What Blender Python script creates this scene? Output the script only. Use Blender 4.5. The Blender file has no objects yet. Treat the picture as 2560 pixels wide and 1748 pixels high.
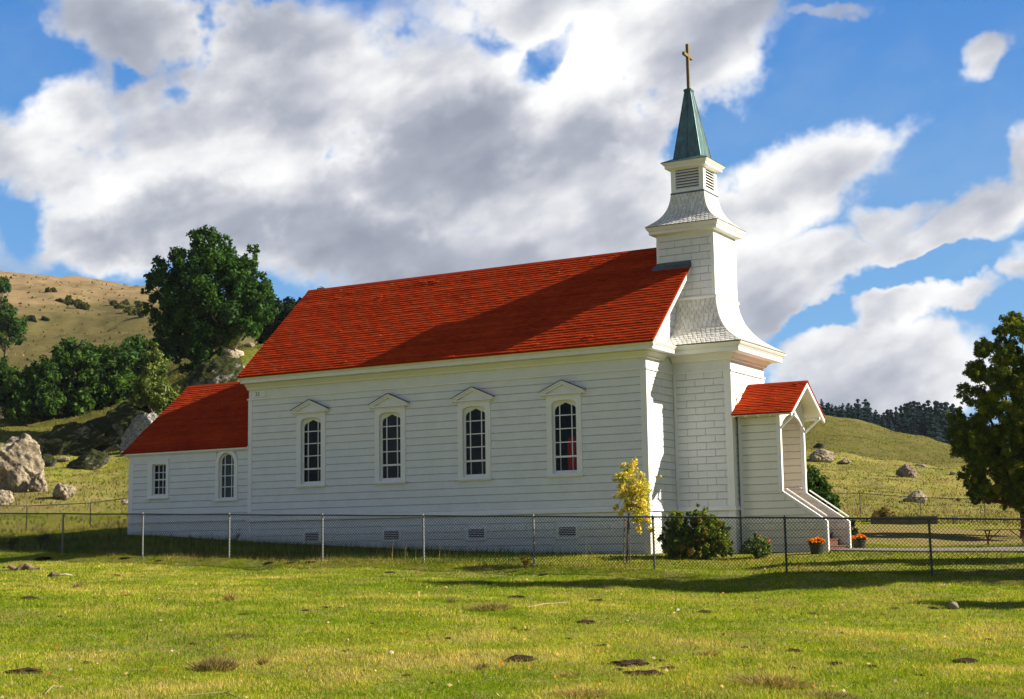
import bpy, bmesh, math, random
import numpy as np
from mathutils import Vector, Matrix, noise as mnoise

random.seed(7)
rng = np.random.default_rng(11)
scene = bpy.context.scene
COL = scene.collection
PI = math.pi

# ------------------------------------------------------------------ camera
FPX = 3705.3                      # focal length in photo pixels (photo 2560 wide)
YAW, PITCH, ROLL = math.radians(-29.740), math.radians(7.591), math.radians(-0.874)
CP = np.array([15.787, -34.554, -0.945])
def cam_axes():
    cy, sy = math.cos(YAW), math.sin(YAW)
    F = np.array([sy*math.cos(PITCH), cy*math.cos(PITCH), math.sin(PITCH)])
    R = np.array([cy, -sy, 0.0]); U = np.cross(R, F)
    c, s = math.cos(ROLL), math.sin(ROLL)
    return c*R + s*U, -s*R + c*U, F
CR, CU, CF = cam_axes()
def pt(u, v, D):
    """world point seen at photo pixel u, v at D metres of depth"""
    w = CF + CR*((u-1280)/FPX) - CU*((v-874)/FPX)
    return CP + w*D
def hitp(u, v, ax, val):
    w = CF + CR*((u-1280)/FPX) - CU*((v-874)/FPX)
    return CP + w*((val-CP[ax])/w[ax])
cd = bpy.data.cameras.new('camera'); co = bpy.data.objects.new('camera', cd); COL.objects.link(co)
cd.sensor_width = 36; cd.lens = 36*FPX/2560; cd.clip_end = 6000; cd.clip_start = 0.1
M = Matrix(((CR[0], CU[0], -CF[0]), (CR[1], CU[1], -CF[1]), (CR[2], CU[2], -CF[2])))
co.matrix_world = Matrix.Translation(Vector(CP)) @ M.to_4x4()
scene.camera = co

# ------------------------------------------------------------------ tagging helpers
def tag(o, label=None, cat=None, group=None, kind=None):
    if label: o['label'] = label
    if cat: o['category'] = cat
    if group: o['group'] = group
    if kind: o['kind'] = kind
    return o
def empty(name, loc, label=None, cat=None, group=None):
    o = bpy.data.objects.new(name, None); COL.objects.link(o); o.location = Vector([float(c) for c in loc])
    o.empty_display_size = 0.3
    return tag(o, label, cat, group)
def link(name, me, parent=None):
    o = bpy.data.objects.new(name, me); COL.objects.link(o)
    if parent is not None:
        o.parent = parent
        # all meshes are built in world coordinates: cancel the parent's chain
        mw = Matrix.Identity(4); p = parent
        off = Vector((0, 0, 0))
        while p is not None:
            off += p.location; p = p.parent
        o.location = -off
    return o
def copy_tree(o, parent=None):
    c = o.copy(); COL.objects.link(c)
    if parent is not None: c.parent = parent
    for ch in [k for k in o.children]:
        copy_tree(ch, c)
    return c

# ------------------------------------------------------------------ mesh builder
class MB:
    def __init__(s): s.v = []; s.f = []; s.c = []; s.m = []
    def add(s, vs, fs, col=None, mi=0):
        b = len(s.v); s.v += [tuple(map(float, p)) for p in vs]
        for f in fs:
            s.f.append([i+b for i in f]); s.c.append(col if col is not None else (1, 1, 1)); s.m.append(mi)
        return s
    def box(s, x0, x1, y0, y1, z0, z1, col=None, mi=0):
        vs = [(x0,y0,z0),(x1,y0,z0),(x1,y1,z0),(x0,y1,z0),(x0,y0,z1),(x1,y0,z1),(x1,y1,z1),(x0,y1,z1)]
        return s.add(vs, [(0,3,2,1),(4,5,6,7),(0,1,5,4),(1,2,6,5),(2,3,7,6),(3,0,4,7)], col, mi)
    def bar(s, a, b, w, h, up=(0,0,1), col=None, mi=0):
        a = Vector([float(c) for c in a]); b = Vector([float(c) for c in b]); d = (b-a).normalized(); up = Vector(up)
        sx = d.cross(up).normalized()*w*.5; sy = sx.cross(d).normalized()*h*.5
        vs = [a-sx-sy, a+sx-sy, a+sx+sy, a-sx+sy, b-sx-sy, b+sx-sy, b+sx+sy, b-sx+sy]
        return s.add(vs, [(0,3,2,1),(4,5,6,7),(0,1,5,4),(1,2,6,5),(2,3,7,6),(3,0,4,7)], col, mi)
    def tube(s, pts, rad, n=8, col=None, mi=0, cap=True):
        pts = [Vector([float(c) for c in p]) for p in pts]
        if not hasattr(rad, '__len__'): rad = [rad]*len(pts)
        rings = []
        ref = Vector((0.13, 0.31, 0.94))
        for i, p in enumerate(pts):
            d = (pts[min(i+1, len(pts)-1)]-pts[max(i-1, 0)]).normalized()
            a = d.cross(ref)
            if a.length < .05: a = d.cross(Vector((1,0,0)))
            a.normalize(); b = d.cross(a)
            rings.append([p+(a*math.cos(2*PI*k/n)+b*math.sin(2*PI*k/n))*rad[i] for k in range(n)])
        vs = [q for r in rings for q in r]; fs = []
        for i in range(len(pts)-1):
            for k in range(n):
                k2 = (k+1) % n
                fs.append((i*n+k, i*n+k2, (i+1)*n+k2, (i+1)*n+k))
        if cap:
            fs.append(tuple(range(n))[::-1]); fs.append(tuple(range((len(pts)-1)*n, len(pts)*n)))
        return s.add(vs, fs, col, mi)
    def prism(s, poly, a, b, col=None, mi=0):
        """extrude a planar polygon (list of 3d points) from offset a to offset b (vectors)"""
        n = len(poly); a = Vector(a); b = Vector(b)
        vs = [Vector([float(c) for c in p])+a for p in poly]+[Vector([float(c) for c in p])+b for p in poly]
        fs = [tuple(range(n)), tuple(range(n, 2*n))[::-1]]
        for i in range(n): fs.append((i, i+n, (i+1) % n+n, (i+1) % n))
        return s.add(vs, fs, col, mi)
    def lathe(s, prof, cx, cy, n=24, col=None, mi=0):
        vs = []; fs = []
        for r, z in prof:
            for k in range(n): vs.append((cx+r*math.cos(2*PI*k/n), cy+r*math.sin(2*PI*k/n), z))
        for i in range(len(prof)-1):
            for k in range(n):
                k2 = (k+1) % n; fs.append((i*n+k, i*n+k2, (i+1)*n+k2, (i+1)*n+k))
        return s.add(vs, fs, col, mi)
    def mesh(s, name, mats, smooth=False):
        me = bpy.data.meshes.new(name)
        me.from_pydata(s.v, [], s.f); me.update()
        if not isinstance(mats, (list, tuple)): mats = [mats]
        for m in mats: me.materials.append(m)
        me.polygons.foreach_set('material_index', s.m)
        if any(c != (1, 1, 1) for c in s.c):
            at = me.color_attributes.new('Col', 'FLOAT_COLOR', 'CORNER')
            buf = []
            for p, c in zip(me.polygons, s.c): buf += [c[0], c[1], c[2], 1.0]*p.loop_total
            at.data.foreach_set('color', buf)
        if smooth: me.polygons.foreach_set('use_smooth', [True]*len(me.polygons))
        bm = bmesh.new(); bm.from_mesh(me); bmesh.ops.recalc_face_normals(bm, faces=bm.faces); bm.to_mesh(me); bm.free()
        return me
    def build(s, name, mats, parent=None, smooth=False):
        return link(name, s.mesh(name, mats, smooth), parent)

def np_mesh(name, verts, k, mat, cols=None, smooth=False):
    """verts (n*k,3): n faces of k corners, each with its own vertices; cols (n,3)"""
    n = len(verts)//k
    me = bpy.data.meshes.new(name)
    me.vertices.add(n*k); me.vertices.foreach_set('co', np.ascontiguousarray(verts, dtype=np.float32).ravel())
    me.loops.add(n*k); me.loops.foreach_set('vertex_index', np.arange(n*k, dtype=np.int32))
    me.polygons.add(n); me.polygons.foreach_set('loop_start', np.arange(0, n*k, k, dtype=np.int32))
    me.polygons.foreach_set('loop_total', np.full(n, k, dtype=np.int32))
    me.update(); me.validate()
    if cols is not None:
        at = me.color_attributes.new('Col', 'FLOAT_COLOR', 'CORNER')
        c = np.ones((n, k, 4), dtype=np.float32); c[:, :, :3] = cols[:, None, :]
        at.data.foreach_set('color', c.ravel())
    me.materials.append(mat)
    return me

# ------------------------------------------------------------------ materials
def newmat(name):
    m = bpy.data.materials.new(name); m.use_nodes = True
    nt = m.node_tree; nt.nodes.clear()
    out = nt.nodes.new('ShaderNodeOutputMaterial')
    return m, nt, out
def N(nt, t, **kw):
    n = nt.nodes.new(t)
    for k, v in kw.items():
        if k in n.inputs: n.inputs[k].default_value = v
        else: setattr(n, k, v)
    return n
def L(nt, a, b): nt.links.new(a, b)
def ramp(nt, fac, stops):
    r = nt.nodes.new('ShaderNodeValToRGB')
    el = r.color_ramp.elements
    while len(el) < len(stops): el.new(0.5)
    for e, (p, c) in zip(el, stops):
        e.position = p; e.color = (c[0], c[1], c[2], 1) if hasattr(c, '__len__') else (c, c, c, 1)
    L(nt, fac, r.inputs[0]); return r.outputs[0]
def noise(nt, scale, detail=6, rough=.55, vec=None, dist=0):
    n = nt.nodes.new('ShaderNodeTexNoise'); n.inputs['Scale'].default_value = scale
    n.inputs['Detail'].default_value = detail; n.inputs['Roughness'].default_value = rough; n.inputs['Distortion'].default_value = dist
    if vec is not None: L(nt, vec, n.inputs['Vector'])
    return n.outputs[0]
def mix(nt, f, a, b, mode='MIX'):
    m = nt.nodes.new('ShaderNodeMix'); m.data_type = 'RGBA'; m.blend_type = mode
    for i, s in ((0, f), (6, a), (7, b)):
        if isinstance(s, bpy.types.NodeSocket): L(nt, s, m.inputs[i])
        elif hasattr(s, '__len__'): m.inputs[i].default_value = (*s[:3], 1)
        else: m.inputs[i].default_value = s if i == 0 else (s, s, s, 1)
    return m.outputs[2]
def math_(nt, op, a, b=0.0, clamp=False):
    m = nt.nodes.new('ShaderNodeMath'); m.operation = op; m.use_clamp = clamp
    for i, s in ((0, a), (1, b)):
        if isinstance(s, bpy.types.NodeSocket): L(nt, s, m.inputs[i])
        else: m.inputs[i].default_value = s
    return m.outputs[0]
def bump(nt, h, strength, dist=.02):
    b = nt.nodes.new('ShaderNodeBump'); b.inputs['Strength'].default_value = strength; b.inputs['Distance'].default_value = dist
    L(nt, h, b.inputs['Height']); return b.outputs[0]
def principled(nt, out, col, rough=.7, spec=.3, normal=None, metal=0):
    p = nt.nodes.new('ShaderNodeBsdfPrincipled')
    if isinstance(col, bpy.types.NodeSocket): L(nt, col, p.inputs['Base Color'])
    else: p.inputs['Base Color'].default_value = (*col, 1)
    if isinstance(rough, bpy.types.NodeSocket): L(nt, rough, p.inputs['Roughness'])
    else: p.inputs['Roughness'].default_value = rough
    p.inputs['Specular IOR Level'].default_value = spec; p.inputs['Metallic'].default_value = metal
    if normal is not None: L(nt, normal, p.inputs['Normal'])
    L(nt, p.outputs[0], out.inputs[0]); return p
def objco(nt):
    t = nt.nodes.new('ShaderNodeNewGeometry'); return t.outputs['Position']
def colattr(nt):
    a = nt.nodes.new('ShaderNodeVertexColor'); a.layer_name = 'Col'; return a.outputs[0]
def scalevec(nt, v, s):
    m = nt.nodes.new('ShaderNodeMapping'); m.inputs['Scale'].default_value = s; L(nt, v, m.inputs['Vector']); return m.outputs[0]

def mat_paint(name, base, dirt=.10, streak=True, rough=.55):
    m, nt, out = newmat(name); P = objco(nt)
    n1 = noise(nt, 2.2, 8, .6, P); n2 = noise(nt, 30, 4, .6, scalevec(nt, P, (1, 1, .12)))
    c = mix(nt, ramp(nt, n1, [(.35, 0), (.75, 1)]), base, [b*(1-dirt) for b in base])
    c = mix(nt, ramp(nt, n2, [(.55, 0), (.8, .35 if streak else .1)]), c, (base[0]*.72, base[1]*.70, base[2]*.62))
    n3 = noise(nt, 9, 5, .7, P)
    c = mix(nt, ramp(nt, n3, [(.62, 0), (.78, .3)]), c, (base[0]*.8, base[1]*.79, base[2]*.74))
    sz = N(nt, 'ShaderNodeSeparateXYZ'); L(nt, P, sz.inputs[0])
    lowz = ramp(nt, math_(nt, 'ADD', math_(nt, 'MULTIPLY', sz.outputs[2], -.9), math_(nt, 'MULTIPLY', n3, 1.1)), [(.95, 0), (1.6, .45)])
    c = mix(nt, lowz, c, (base[0]*.62, base[1]*.60, base[2]*.50))
    nb = noise(nt, 60, 3, .6, scalevec(nt, P, (.25, .25, 2)))
    principled(nt, out, c, rough, .35, bump(nt, nb, .25, .004)); return m
WHITE = mat_paint('white_paint', (.745, .76, .77))
GROOVE = None
TRIM = mat_paint('white_trim_paint', (.81, .81, .79), .06)
WEATHERED = mat_paint('weathered_shingle_paint', (.72, .71, .69), .2)

def mat_roof():
    m, nt, out = newmat('red_shingle'); P = objco(nt)
    n1 = noise(nt, .8, 7, .65, P); n2 = noise(nt, 5, 6, .7, P); n3 = noise(nt, 40, 3, .6, P)
    c = colattr(nt)
    base = mix(nt, ramp(nt, n1, [(.35, 0), (.7, 1)]), (.42, .044, .008), (.33, .029, .006))
    base = mix(nt, ramp(nt, n2, [(.5, 0), (.75, .6)]), base, (.26, .026, .007))
    base = mix(nt, ramp(nt, n3, [(.55, 0), (.8, .4)]), base, (.56, .085, .010))
    n4 = noise(nt, 1.4, 6, .7, scalevec(nt, P, (1, .22, .22)))
    base = mix(nt, ramp(nt, n4, [(.58, 0), (.76, .35)]), base, (.20, .035, .016))
    base = mix(nt, 1.0, base, c, 'MULTIPLY')
    principled(nt, out, base, .9, .03, bump(nt, n3, .5, .006)); return m
ROOF = mat_roof()
def mat_simple(name, col, rough=.7, spec=.3, var=.25, sc=12, bmp=.3, metal=0, bd=.01):
    m, nt, out = newmat(name); P = objco(nt)
    n = noise(nt, sc, 6, .6, P)
    c = mix(nt, ramp(nt, n, [(.3, 0), (.7, 1)]), [k*(1-var) for k in col], [min(1, k*(1+var)) for k in col])
    principled(nt, out, c, rough, spec, bump(nt, n, bmp, bd), metal); return m
GROOVE = mat_simple('grimy_shadow_groove', (.52, .51, .49), .95, .05)
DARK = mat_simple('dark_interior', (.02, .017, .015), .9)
SOFFIT = mat_paint('soffit_paint', (.78, .72, .58), .1)
PINEWALL = mat_paint('cream_paint', (.78, .755, .66), .06)
RED_FABRIC = mat_simple('red_curtain', (.55, .012, .008), .9, .1, .2, 6)
REDDOOR = mat_simple('brick_red_paint', (.13, .05, .032), .6, .3, .2, 10)
def mat_copper():
    m, nt, out = newmat('patina_copper'); P = objco(nt)
    n1 = noise(nt, 6, 8, .7, scalevec(nt, P, (1, 1, .25)), .6); n2 = noise(nt, 20, 6, .7, scalevec(nt, P, (1, 1, .15)))
    c = mix(nt, ramp(nt, n1, [(.38, 0), (.66, 1)]), (.045, .075, .075), (.09, .22, .22))
    c = mix(nt, ramp(nt, n2, [(.5, 0), (.8, .7)]), c, (.13, .13, .10))
    principled(nt, out, c, .42, .6, bump(nt, n2, .25, .01), .30); return m
COPPER = mat_copper()
GILT = mat_simple('gilded_wood', (.17, .12, .06), .6, .3, .3, 20, .2, .2)
FLASH = mat_simple('grey_flashing', (.09, .12, .13), .5, .4, .3, 8, .2, .4)
def mat_glass():
    m, nt, out = newmat('window_glass')
    tr = N(nt, 'ShaderNodeBsdfTransparent'); tr.inputs[0].default_value = (.8, .84, .82, 1)
    gl = N(nt, 'ShaderNodeBsdfGlossy'); gl.inputs['Roughness'].default_value = .04; gl.inputs[0].default_value = (1, 1, 1, 1)
    P = objco(nt); nb = noise(nt, 3.0, 3, .5, P); L(nt, bump(nt, nb, .15, .05), gl.inputs['Normal'])
    fr = N(nt, 'ShaderNodeFresnel', IOR=1.3); mx = N(nt, 'ShaderNodeMixShader')
    L(nt, fr.outputs[0], mx.inputs[0]); L(nt, tr.outputs[0], mx.inputs[1]); L(nt, gl.outputs[0], mx.inputs[2])
    L(nt, mx.outputs[0], out.inputs[0]); return m
GLASS = mat_glass()
STEEL = mat_simple('galvanised_steel', (.26, .265, .26), .55, .5, .15, 30, .1, .35)
WIRE = mat_simple('chain_link_wire', (.035, .038, .04), .8, .1, .2, 5, 0, 0)
DARKSTEEL = mat_simple('dark_steel', (.08, .085, .085), .6, .4, .25, 25, .1, .2)
CONC = mat_simple('concrete', (.22, .19, .15), .9, .2, .25, 6, .5)
SHADECONC = mat_simple('shaded_concrete', (.05, .042, .034), .95, .2, .4, 5, .6)  # shade of the wall's front face put into the colour
WOODGREY = mat_simple('weathered_wood', (.16, .13, .10), .85, .2, .35, 14, .5)
RUSTWOOD = mat_simple('rusty_frame', (.13, .05, .03), .8, .3, .3, 14, .4)
BARK = mat_simple('bark', (.115, .085, .062), .95, .15, .45, 7, .9, bd=.04)
PALEBARK = mat_simple('pale_bark', (.36, .31, .25), .9, .2, .4, 5, .8, bd=.04)
SOIL = mat_simple('turned_soil', (.045, .026, .016), 1, .1, .5, 30, 1, bd=.03)
POT = mat_simple('black_plastic_pot', (.022, .024, .024), .45, .5, .2, 10, .1)
def mat_leaf(name, tr=.35, sat=1.0, rough=.55):
    m, nt, out = newmat(name); c = colattr(nt); P = objco(nt)
    n = noise(nt, 1.3, 4, .6, P)
    c2 = mix(nt, ramp(nt, n, [(.3, 0), (.7, 1)]), mix(nt, 1.0, c, (.7, .75, .8), 'MULTIPLY'), mix(nt, 1.0, c, (1.35, 1.25, 1.0), 'MULTIPLY'))
    p = N(nt, 'ShaderNodeBsdfPrincipled'); L(nt, c2, p.inputs['Base Color']); p.inputs['Roughness'].default_value = rough
    p.inputs['Specular IOR Level'].default_value = .06
    t = N(nt, 'ShaderNodeBsdfTranslucent'); L(nt, mix(nt, 1.0, c2, (1.3, 1.25, .6), 'MULTIPLY'), t.inputs[0])
    mx = N(nt, 'ShaderNodeMixShader'); mx.inputs[0].default_value = tr
    L(nt, p.outputs[0], mx.inputs[1]); L(nt, t.outputs[0], mx.inputs[2]); L(nt, mx.outputs[0], out.inputs[0]); return m
LEAF = mat_leaf('foliage', .30)
GRASSM = mat_leaf('grass_blade', .40)
PETAL = mat_leaf('petal', .3)

def mat_rock(name, a, b, moss, mossamt):
    m, nt, out = newmat(name); P = objco(nt)
    n1 = noise(nt, .9, 9, .72, P, .4); n2 = noise(nt, 6, 8, .75, P)
    v = N(nt, 'ShaderNodeTexVoronoi', Scale=2.2); v.feature = 'DISTANCE_TO_EDGE'
    mp = N(nt, 'ShaderNodeVectorMath'); mp.operation = 'ADD'
    nn = N(nt, 'ShaderNodeTexNoise', Scale=2.0, Detail=5.0); L(nt, P, nn.inputs['Vector'])
    L(nt, P, mp.inputs[0]); L(nt, nn.outputs[1], mp.inputs[1]); L(nt, mp.outputs[0], v.inputs['Vector'])
    c = mix(nt, ramp(nt, n1, [(.38, 0), (.62, 1)]), a, b)
    c = mix(nt, ramp(nt, n2, [(.35, .85), (.55, 0)]), c, [k*.35 for k in a])
    c = mix(nt, ramp(nt, n2, [(.58, 0), (.72, .5)]), c, (.50, .48, .42))
    c = mix(nt, ramp(nt, v.outputs['Distance'], [(.0, .7), (.06, 0)]), c, (.04, .035, .03))
    g = N(nt, 'ShaderNodeNewGeometry'); sp = N(nt, 'ShaderNodeSeparateXYZ'); L(nt, g.outputs['Normal'], sp.inputs[0])
    n3 = noise(nt, 1.1, 6, .65, P)
    mm = math_(nt, 'ADD', math_(nt, 'MULTIPLY', sp.outputs[2], .35), n3)
    c = mix(nt, ramp(nt, mm, [(.80-mossamt, 0), (.92-mossamt, 1)]), c, moss)
    h = math_(nt, 'ADD', n2, math_(nt, 'MULTIPLY', v.outputs['Distance'], .6))
    principled(nt, out, c, .95, .15, bump(nt, h, .8, .12)); return m
ROCK = mat_rock('lichen_rock', (.25, .205, .14), (.44, .375, .27), (.14, .12, .04), .02)
MOSSROCK = mat_rock('mossy_rock', (.09, .088, .078), (.28, .275, .25), (.030, .036, .010), .42)

# ------------------------------------------------------------------ terrain
# height is interpolated as elevation angle over (bearing, log distance) around the viewpoint,
# through surveyed points: fence feet, wall foot, path, rock feet, hill crests
ctl = []
def polar(x, y):
    dx, dy = x-CP[0], y-CP[1]; r = np.hypot(dx, dy); th = np.arctan2(dx, dy)-YAW
    th = (th+np.pi) % (2*np.pi)-np.pi
    return th, r
def add_w(P):
    th, r = polar(P[0], P[1]); ctl.append((float(th), math.log(float(r)), float((P[2]-CP[2])/r)))
def fence_top(x): return 0.19-0.69*(x+16.3)/24.4
for X in (-24, -19, -16.3, -13.2, -10.2, -7.1, -4.1, -1, 2, 5, 8.1, 12, 18):
    add_w((X, -4.2, fence_top(X)-1.2))
for (X, Z) in ((-19, -.40), (-17.9, -.42), (-16.4, -.47), (-13.1, -.68), (-10.3, -.84), (-7, -1.0), (-3.5, -1.13), (0, -1.19)):
    add_w((X, -.3, Z))
for P in ((1.64, 1.5, -1.2), (4, 1.9, -1.175), (4, 3.9, -1.15), (8, 3, -1.20), (12, 3, -1.26), (16, 3, -1.32), (20, 3, -1.38), (3.5, 22.4, -1.34), (10, 25, -1.35),
          (1, 8, -1.05), (-6, 8, -.6), (-13, 8, -.1), (-19, 7, .0)): add_w(P)
def add_uv(u, v, D): add_w(pt(u, v, D))
for u, vv in ((0, 1748), (640, 1748), (1280, 1748), (1920, 1748), (2560, 1748)):
    add_uv(u, vv, 14.0)
for u, v in ((0, 1500), (640, 1510), (1280, 1520), (1920, 1530), (2560, 1535)): add_uv(u, v, 24.0)
for u, v in ((0, 1422), (640, 1428), (1280, 1450), (1800, 1472), (2400, 1490)): add_uv(u, v, {0: 38, 640: 36, 1280: 32, 1800: 30, 2400: 27}[u])
def add_t(th, D, z): ctl.append((math.radians(th), math.log(D), (z-CP[2])/D))
for th in (-45, -28, 28, 45): add_t(th, 14, -2.35); add_t(th, 30, -1.9)
for th in (-170, -110, 110, 170, -60, 60):
    add_t(th, 10, -2.5); add_t(th, 40, -3.0); add_t(th, 400, -3); add_t(th, 1500, -6)
for th in (-180, -135, -90, -45, 0, 45, 90, 135): add_t(th, 5, -2.52); add_t(th, 1.5, -2.5)
HILL = [  # left side
 (0, 1330, 70), (0, 1245, 86), (0, 1190, 100), (0, 1125, 118), (0, 1050, 150), (0, 985, 200), (0, 890, 270), (0, 800, 340), (0, 730, 410), (0, 681, 470), (0, 690, 600),
 (120, 1235, 86), (150, 1140, 112), (150, 1040, 150),
 (66, 1328, 70.6), (227, 1321, 70.6), (330, 1310, 70), (300, 1250, 86), (300, 1165, 106), (250, 1080, 132), (300, 1010, 160), (300, 940, 210), (300, 870, 270), (300, 800, 330), (300, 745, 400), (320, 712, 470), (320, 720, 600),
 (180, 700, 470), (180, 710, 600), (150, 820, 330), (150, 900, 250),
 (450, 1040, 118), (480, 985, 124), (600, 880, 132), (660, 868, 138), (600, 875, 150), (600, 880, 200), (600, 860, 300), (600, 850, 600),
 (480, 890, 165), (480, 800, 330), (480, 740, 470), (480, 745, 600), (560, 1150, 95), (560, 1060, 108),
 (750, 960, 130), (800, 880, 160), (800, 860, 220), (800, 870, 400), (800, 900, 700), (750, 1200, 80), (900, 1120, 115),
 (1200, 1260, 80), (1200, 1150, 130), (1200, 1080, 220), (1200, 1060, 400), (1200, 1060, 800),
 (1700, 1290, 80), (1700, 1190, 130), (1700, 1100, 200), (1700, 1050, 270), (1700, 1060, 420), (1700, 1060, 800),
 # right side
 (2100, 1371, 46), (2100, 1344, 60), (2160, 1291, 83), (2316, 1297, 82), (2485, 1306, 79), (2100, 1300, 79), (2100, 1225, 108), (2100, 1152, 150),
 (2060, 1139, 165), (2060, 1042, 262), (2060, 1062, 300), (2060, 1072, 420), (2060, 1080, 900),
 (2300, 1345, 60), (2300, 1235, 108), (2300, 1163, 155), (2300, 1150, 175), (2300, 1101, 248), (2300, 1125, 290), (2300, 1140, 420), (2300, 1150, 900),
 (2200, 1066, 256), (2200, 1090, 290), (2200, 1110, 420), (2200, 1157, 155),
 (2420, 1124, 244), (2420, 1150, 290), (2420, 1160, 420), (2420, 1172, 155),
 (2560, 1366, 46), (2560, 1353, 60), (2560, 1307, 80), (2560, 1240, 110), (2560, 1180, 160), (2560, 1155, 240), (2560, 1175, 290), (2560, 1180, 420), (2560, 1190, 900),
 (2900, 1355, 40), (2900, 1345, 60), (2900, 1290, 90), (2900, 1220, 160), (2900, 1200, 300), (2900, 1200, 900),
 (-400, 1410, 45), (-400, 1340, 70), (-400, 1240, 90), (-400, 1100, 130), (-400, 960, 220), (-400, 800, 350), (-400, 650, 480), (-400, 660, 800)]
for h in HILL: add_uv(*h)
ctl = np.array(ctl)
KT = 2.2
CX = np.stack([ctl[:, 0]*KT, ctl[:, 1]], 1)
def tps(r2): return np.where(r2 > 1e-12, .5*r2*np.log(np.maximum(r2, 1e-12)), 0)
n_ = len(CX)
A = tps(((CX[:, None, :]-CX[None])**2).sum(-1))+np.eye(n_)*1e-3
Pm = np.concatenate([np.ones((n_, 1)), CX], 1)
sol = np.linalg.solve(np.block([[A, Pm], [Pm.T, np.zeros((3, 3))]]), np.concatenate([ctl[:, 2], np.zeros(3)]))
def fbm2(x, y, seed=0, oct=4):
    """cheap smooth value noise (vectorised)"""
    t = np.zeros_like(x, dtype=float); a = 1.0; tot = 0
    for o in range(oct):
        xi = np.floor(x).astype(np.int64); yi = np.floor(y).astype(np.int64); fx = x-xi; fy = y-yi
        fx = fx*fx*(3-2*fx); fy = fy*fy*(3-2*fy)
        def h(i, j):
            k = (i*374761393+j*668265263+(seed+o)*982451653) & 0x7fffffff
            k = ((k ^ (k >> 13))*1274126177) & 0x7fffffff
            return ((k ^ (k >> 16)) & 0xffff)/65535.0
        t += a*((h(xi, yi)*(1-fx)+h(xi+1, yi)*fx)*(1-fy)+(h(xi, yi+1)*(1-fx)+h(xi+1, yi+1)*fx)*fy-.5)
        tot += a; a *= .5; x = x*2.03+11.3; y = y*2.03-7.1
    return t/tot*2
def sstep(a, b, x):
    t = np.clip((x-a)/(b-a), 0, 1); return t*t*(3-2*t)
def H(x, y):
    x = np.atleast_1d(np.asarray(x, float)); y = np.atleast_1d(np.asarray(y, float))
    th, r = polar(x, y); r = np.maximum(r, 1.0)
    q = np.stack([th.ravel()*KT, np.log(r).ravel()], 1); e = np.empty(len(q))
    for i in range(0, len(q), 20000):
        qq = q[i:i+20000]
        e[i:i+20000] = tps(((qq[:, None, :]-CX[None])**2).sum(-1)) @ sol[:n_]+sol[n_]+qq @ sol[n_+1:]
    z = CP[2]+e.reshape(r.shape)*r
    fz = sstep(650, 1300, r); z = z*(1-fz)-6*fz
    # small lie of the land
    amp = .035*sstep(6, 16, r)*(1-sstep(60, 90, r))
    church = sstep(-1.0, 0.5, y)*(1-sstep(6, 8, y))*sstep(-20, -17, x)*(1-sstep(14, 16, x))
    z = z+amp*(1-church)*(fbm2(x*.9, y*.9, 3, 3)*1.0+fbm2(x*3.1, y*3.1, 9, 2)*.45)
    z = z+fbm2(x*.09, y*.09, 21, 4)*1.1*sstep(75, 150, r)+fbm2(x*.028+3, y*.028, 27, 4)*3.2*sstep(170, 300, r)*(1-sstep(-6, 0, np.degrees(th)))
    z = z+fbm2(x*.45, y*.45, 23, 3)*.22*sstep(60, 100, r)
    # low bank in front of the fence
    bank = (1-sstep(-5.6, -4.45, y))*sstep(-7.5, -5.8, y)
    wob = 1+.8*fbm2(x*.8, y*.2, 31, 2)
    z = z-.075*bank*wob*(1-sstep(4, 9, x))
    z = z+.05*np.exp(-((y+4.2)/.35)**2)
    return z if z.size > 1 else float(z[0])
def G(u, D, v=1300):
    """ground point in photo column u at depth D"""
    P = pt(u, v, D)
    for _ in range(3):
        z = H(P[0], P[1])
        P = P.copy(); v = v+(P[2]-z)/D*FPX; P = pt(u, v, D)
    return np.array([P[0], P[1], H(P[0], P[1])])

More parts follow.
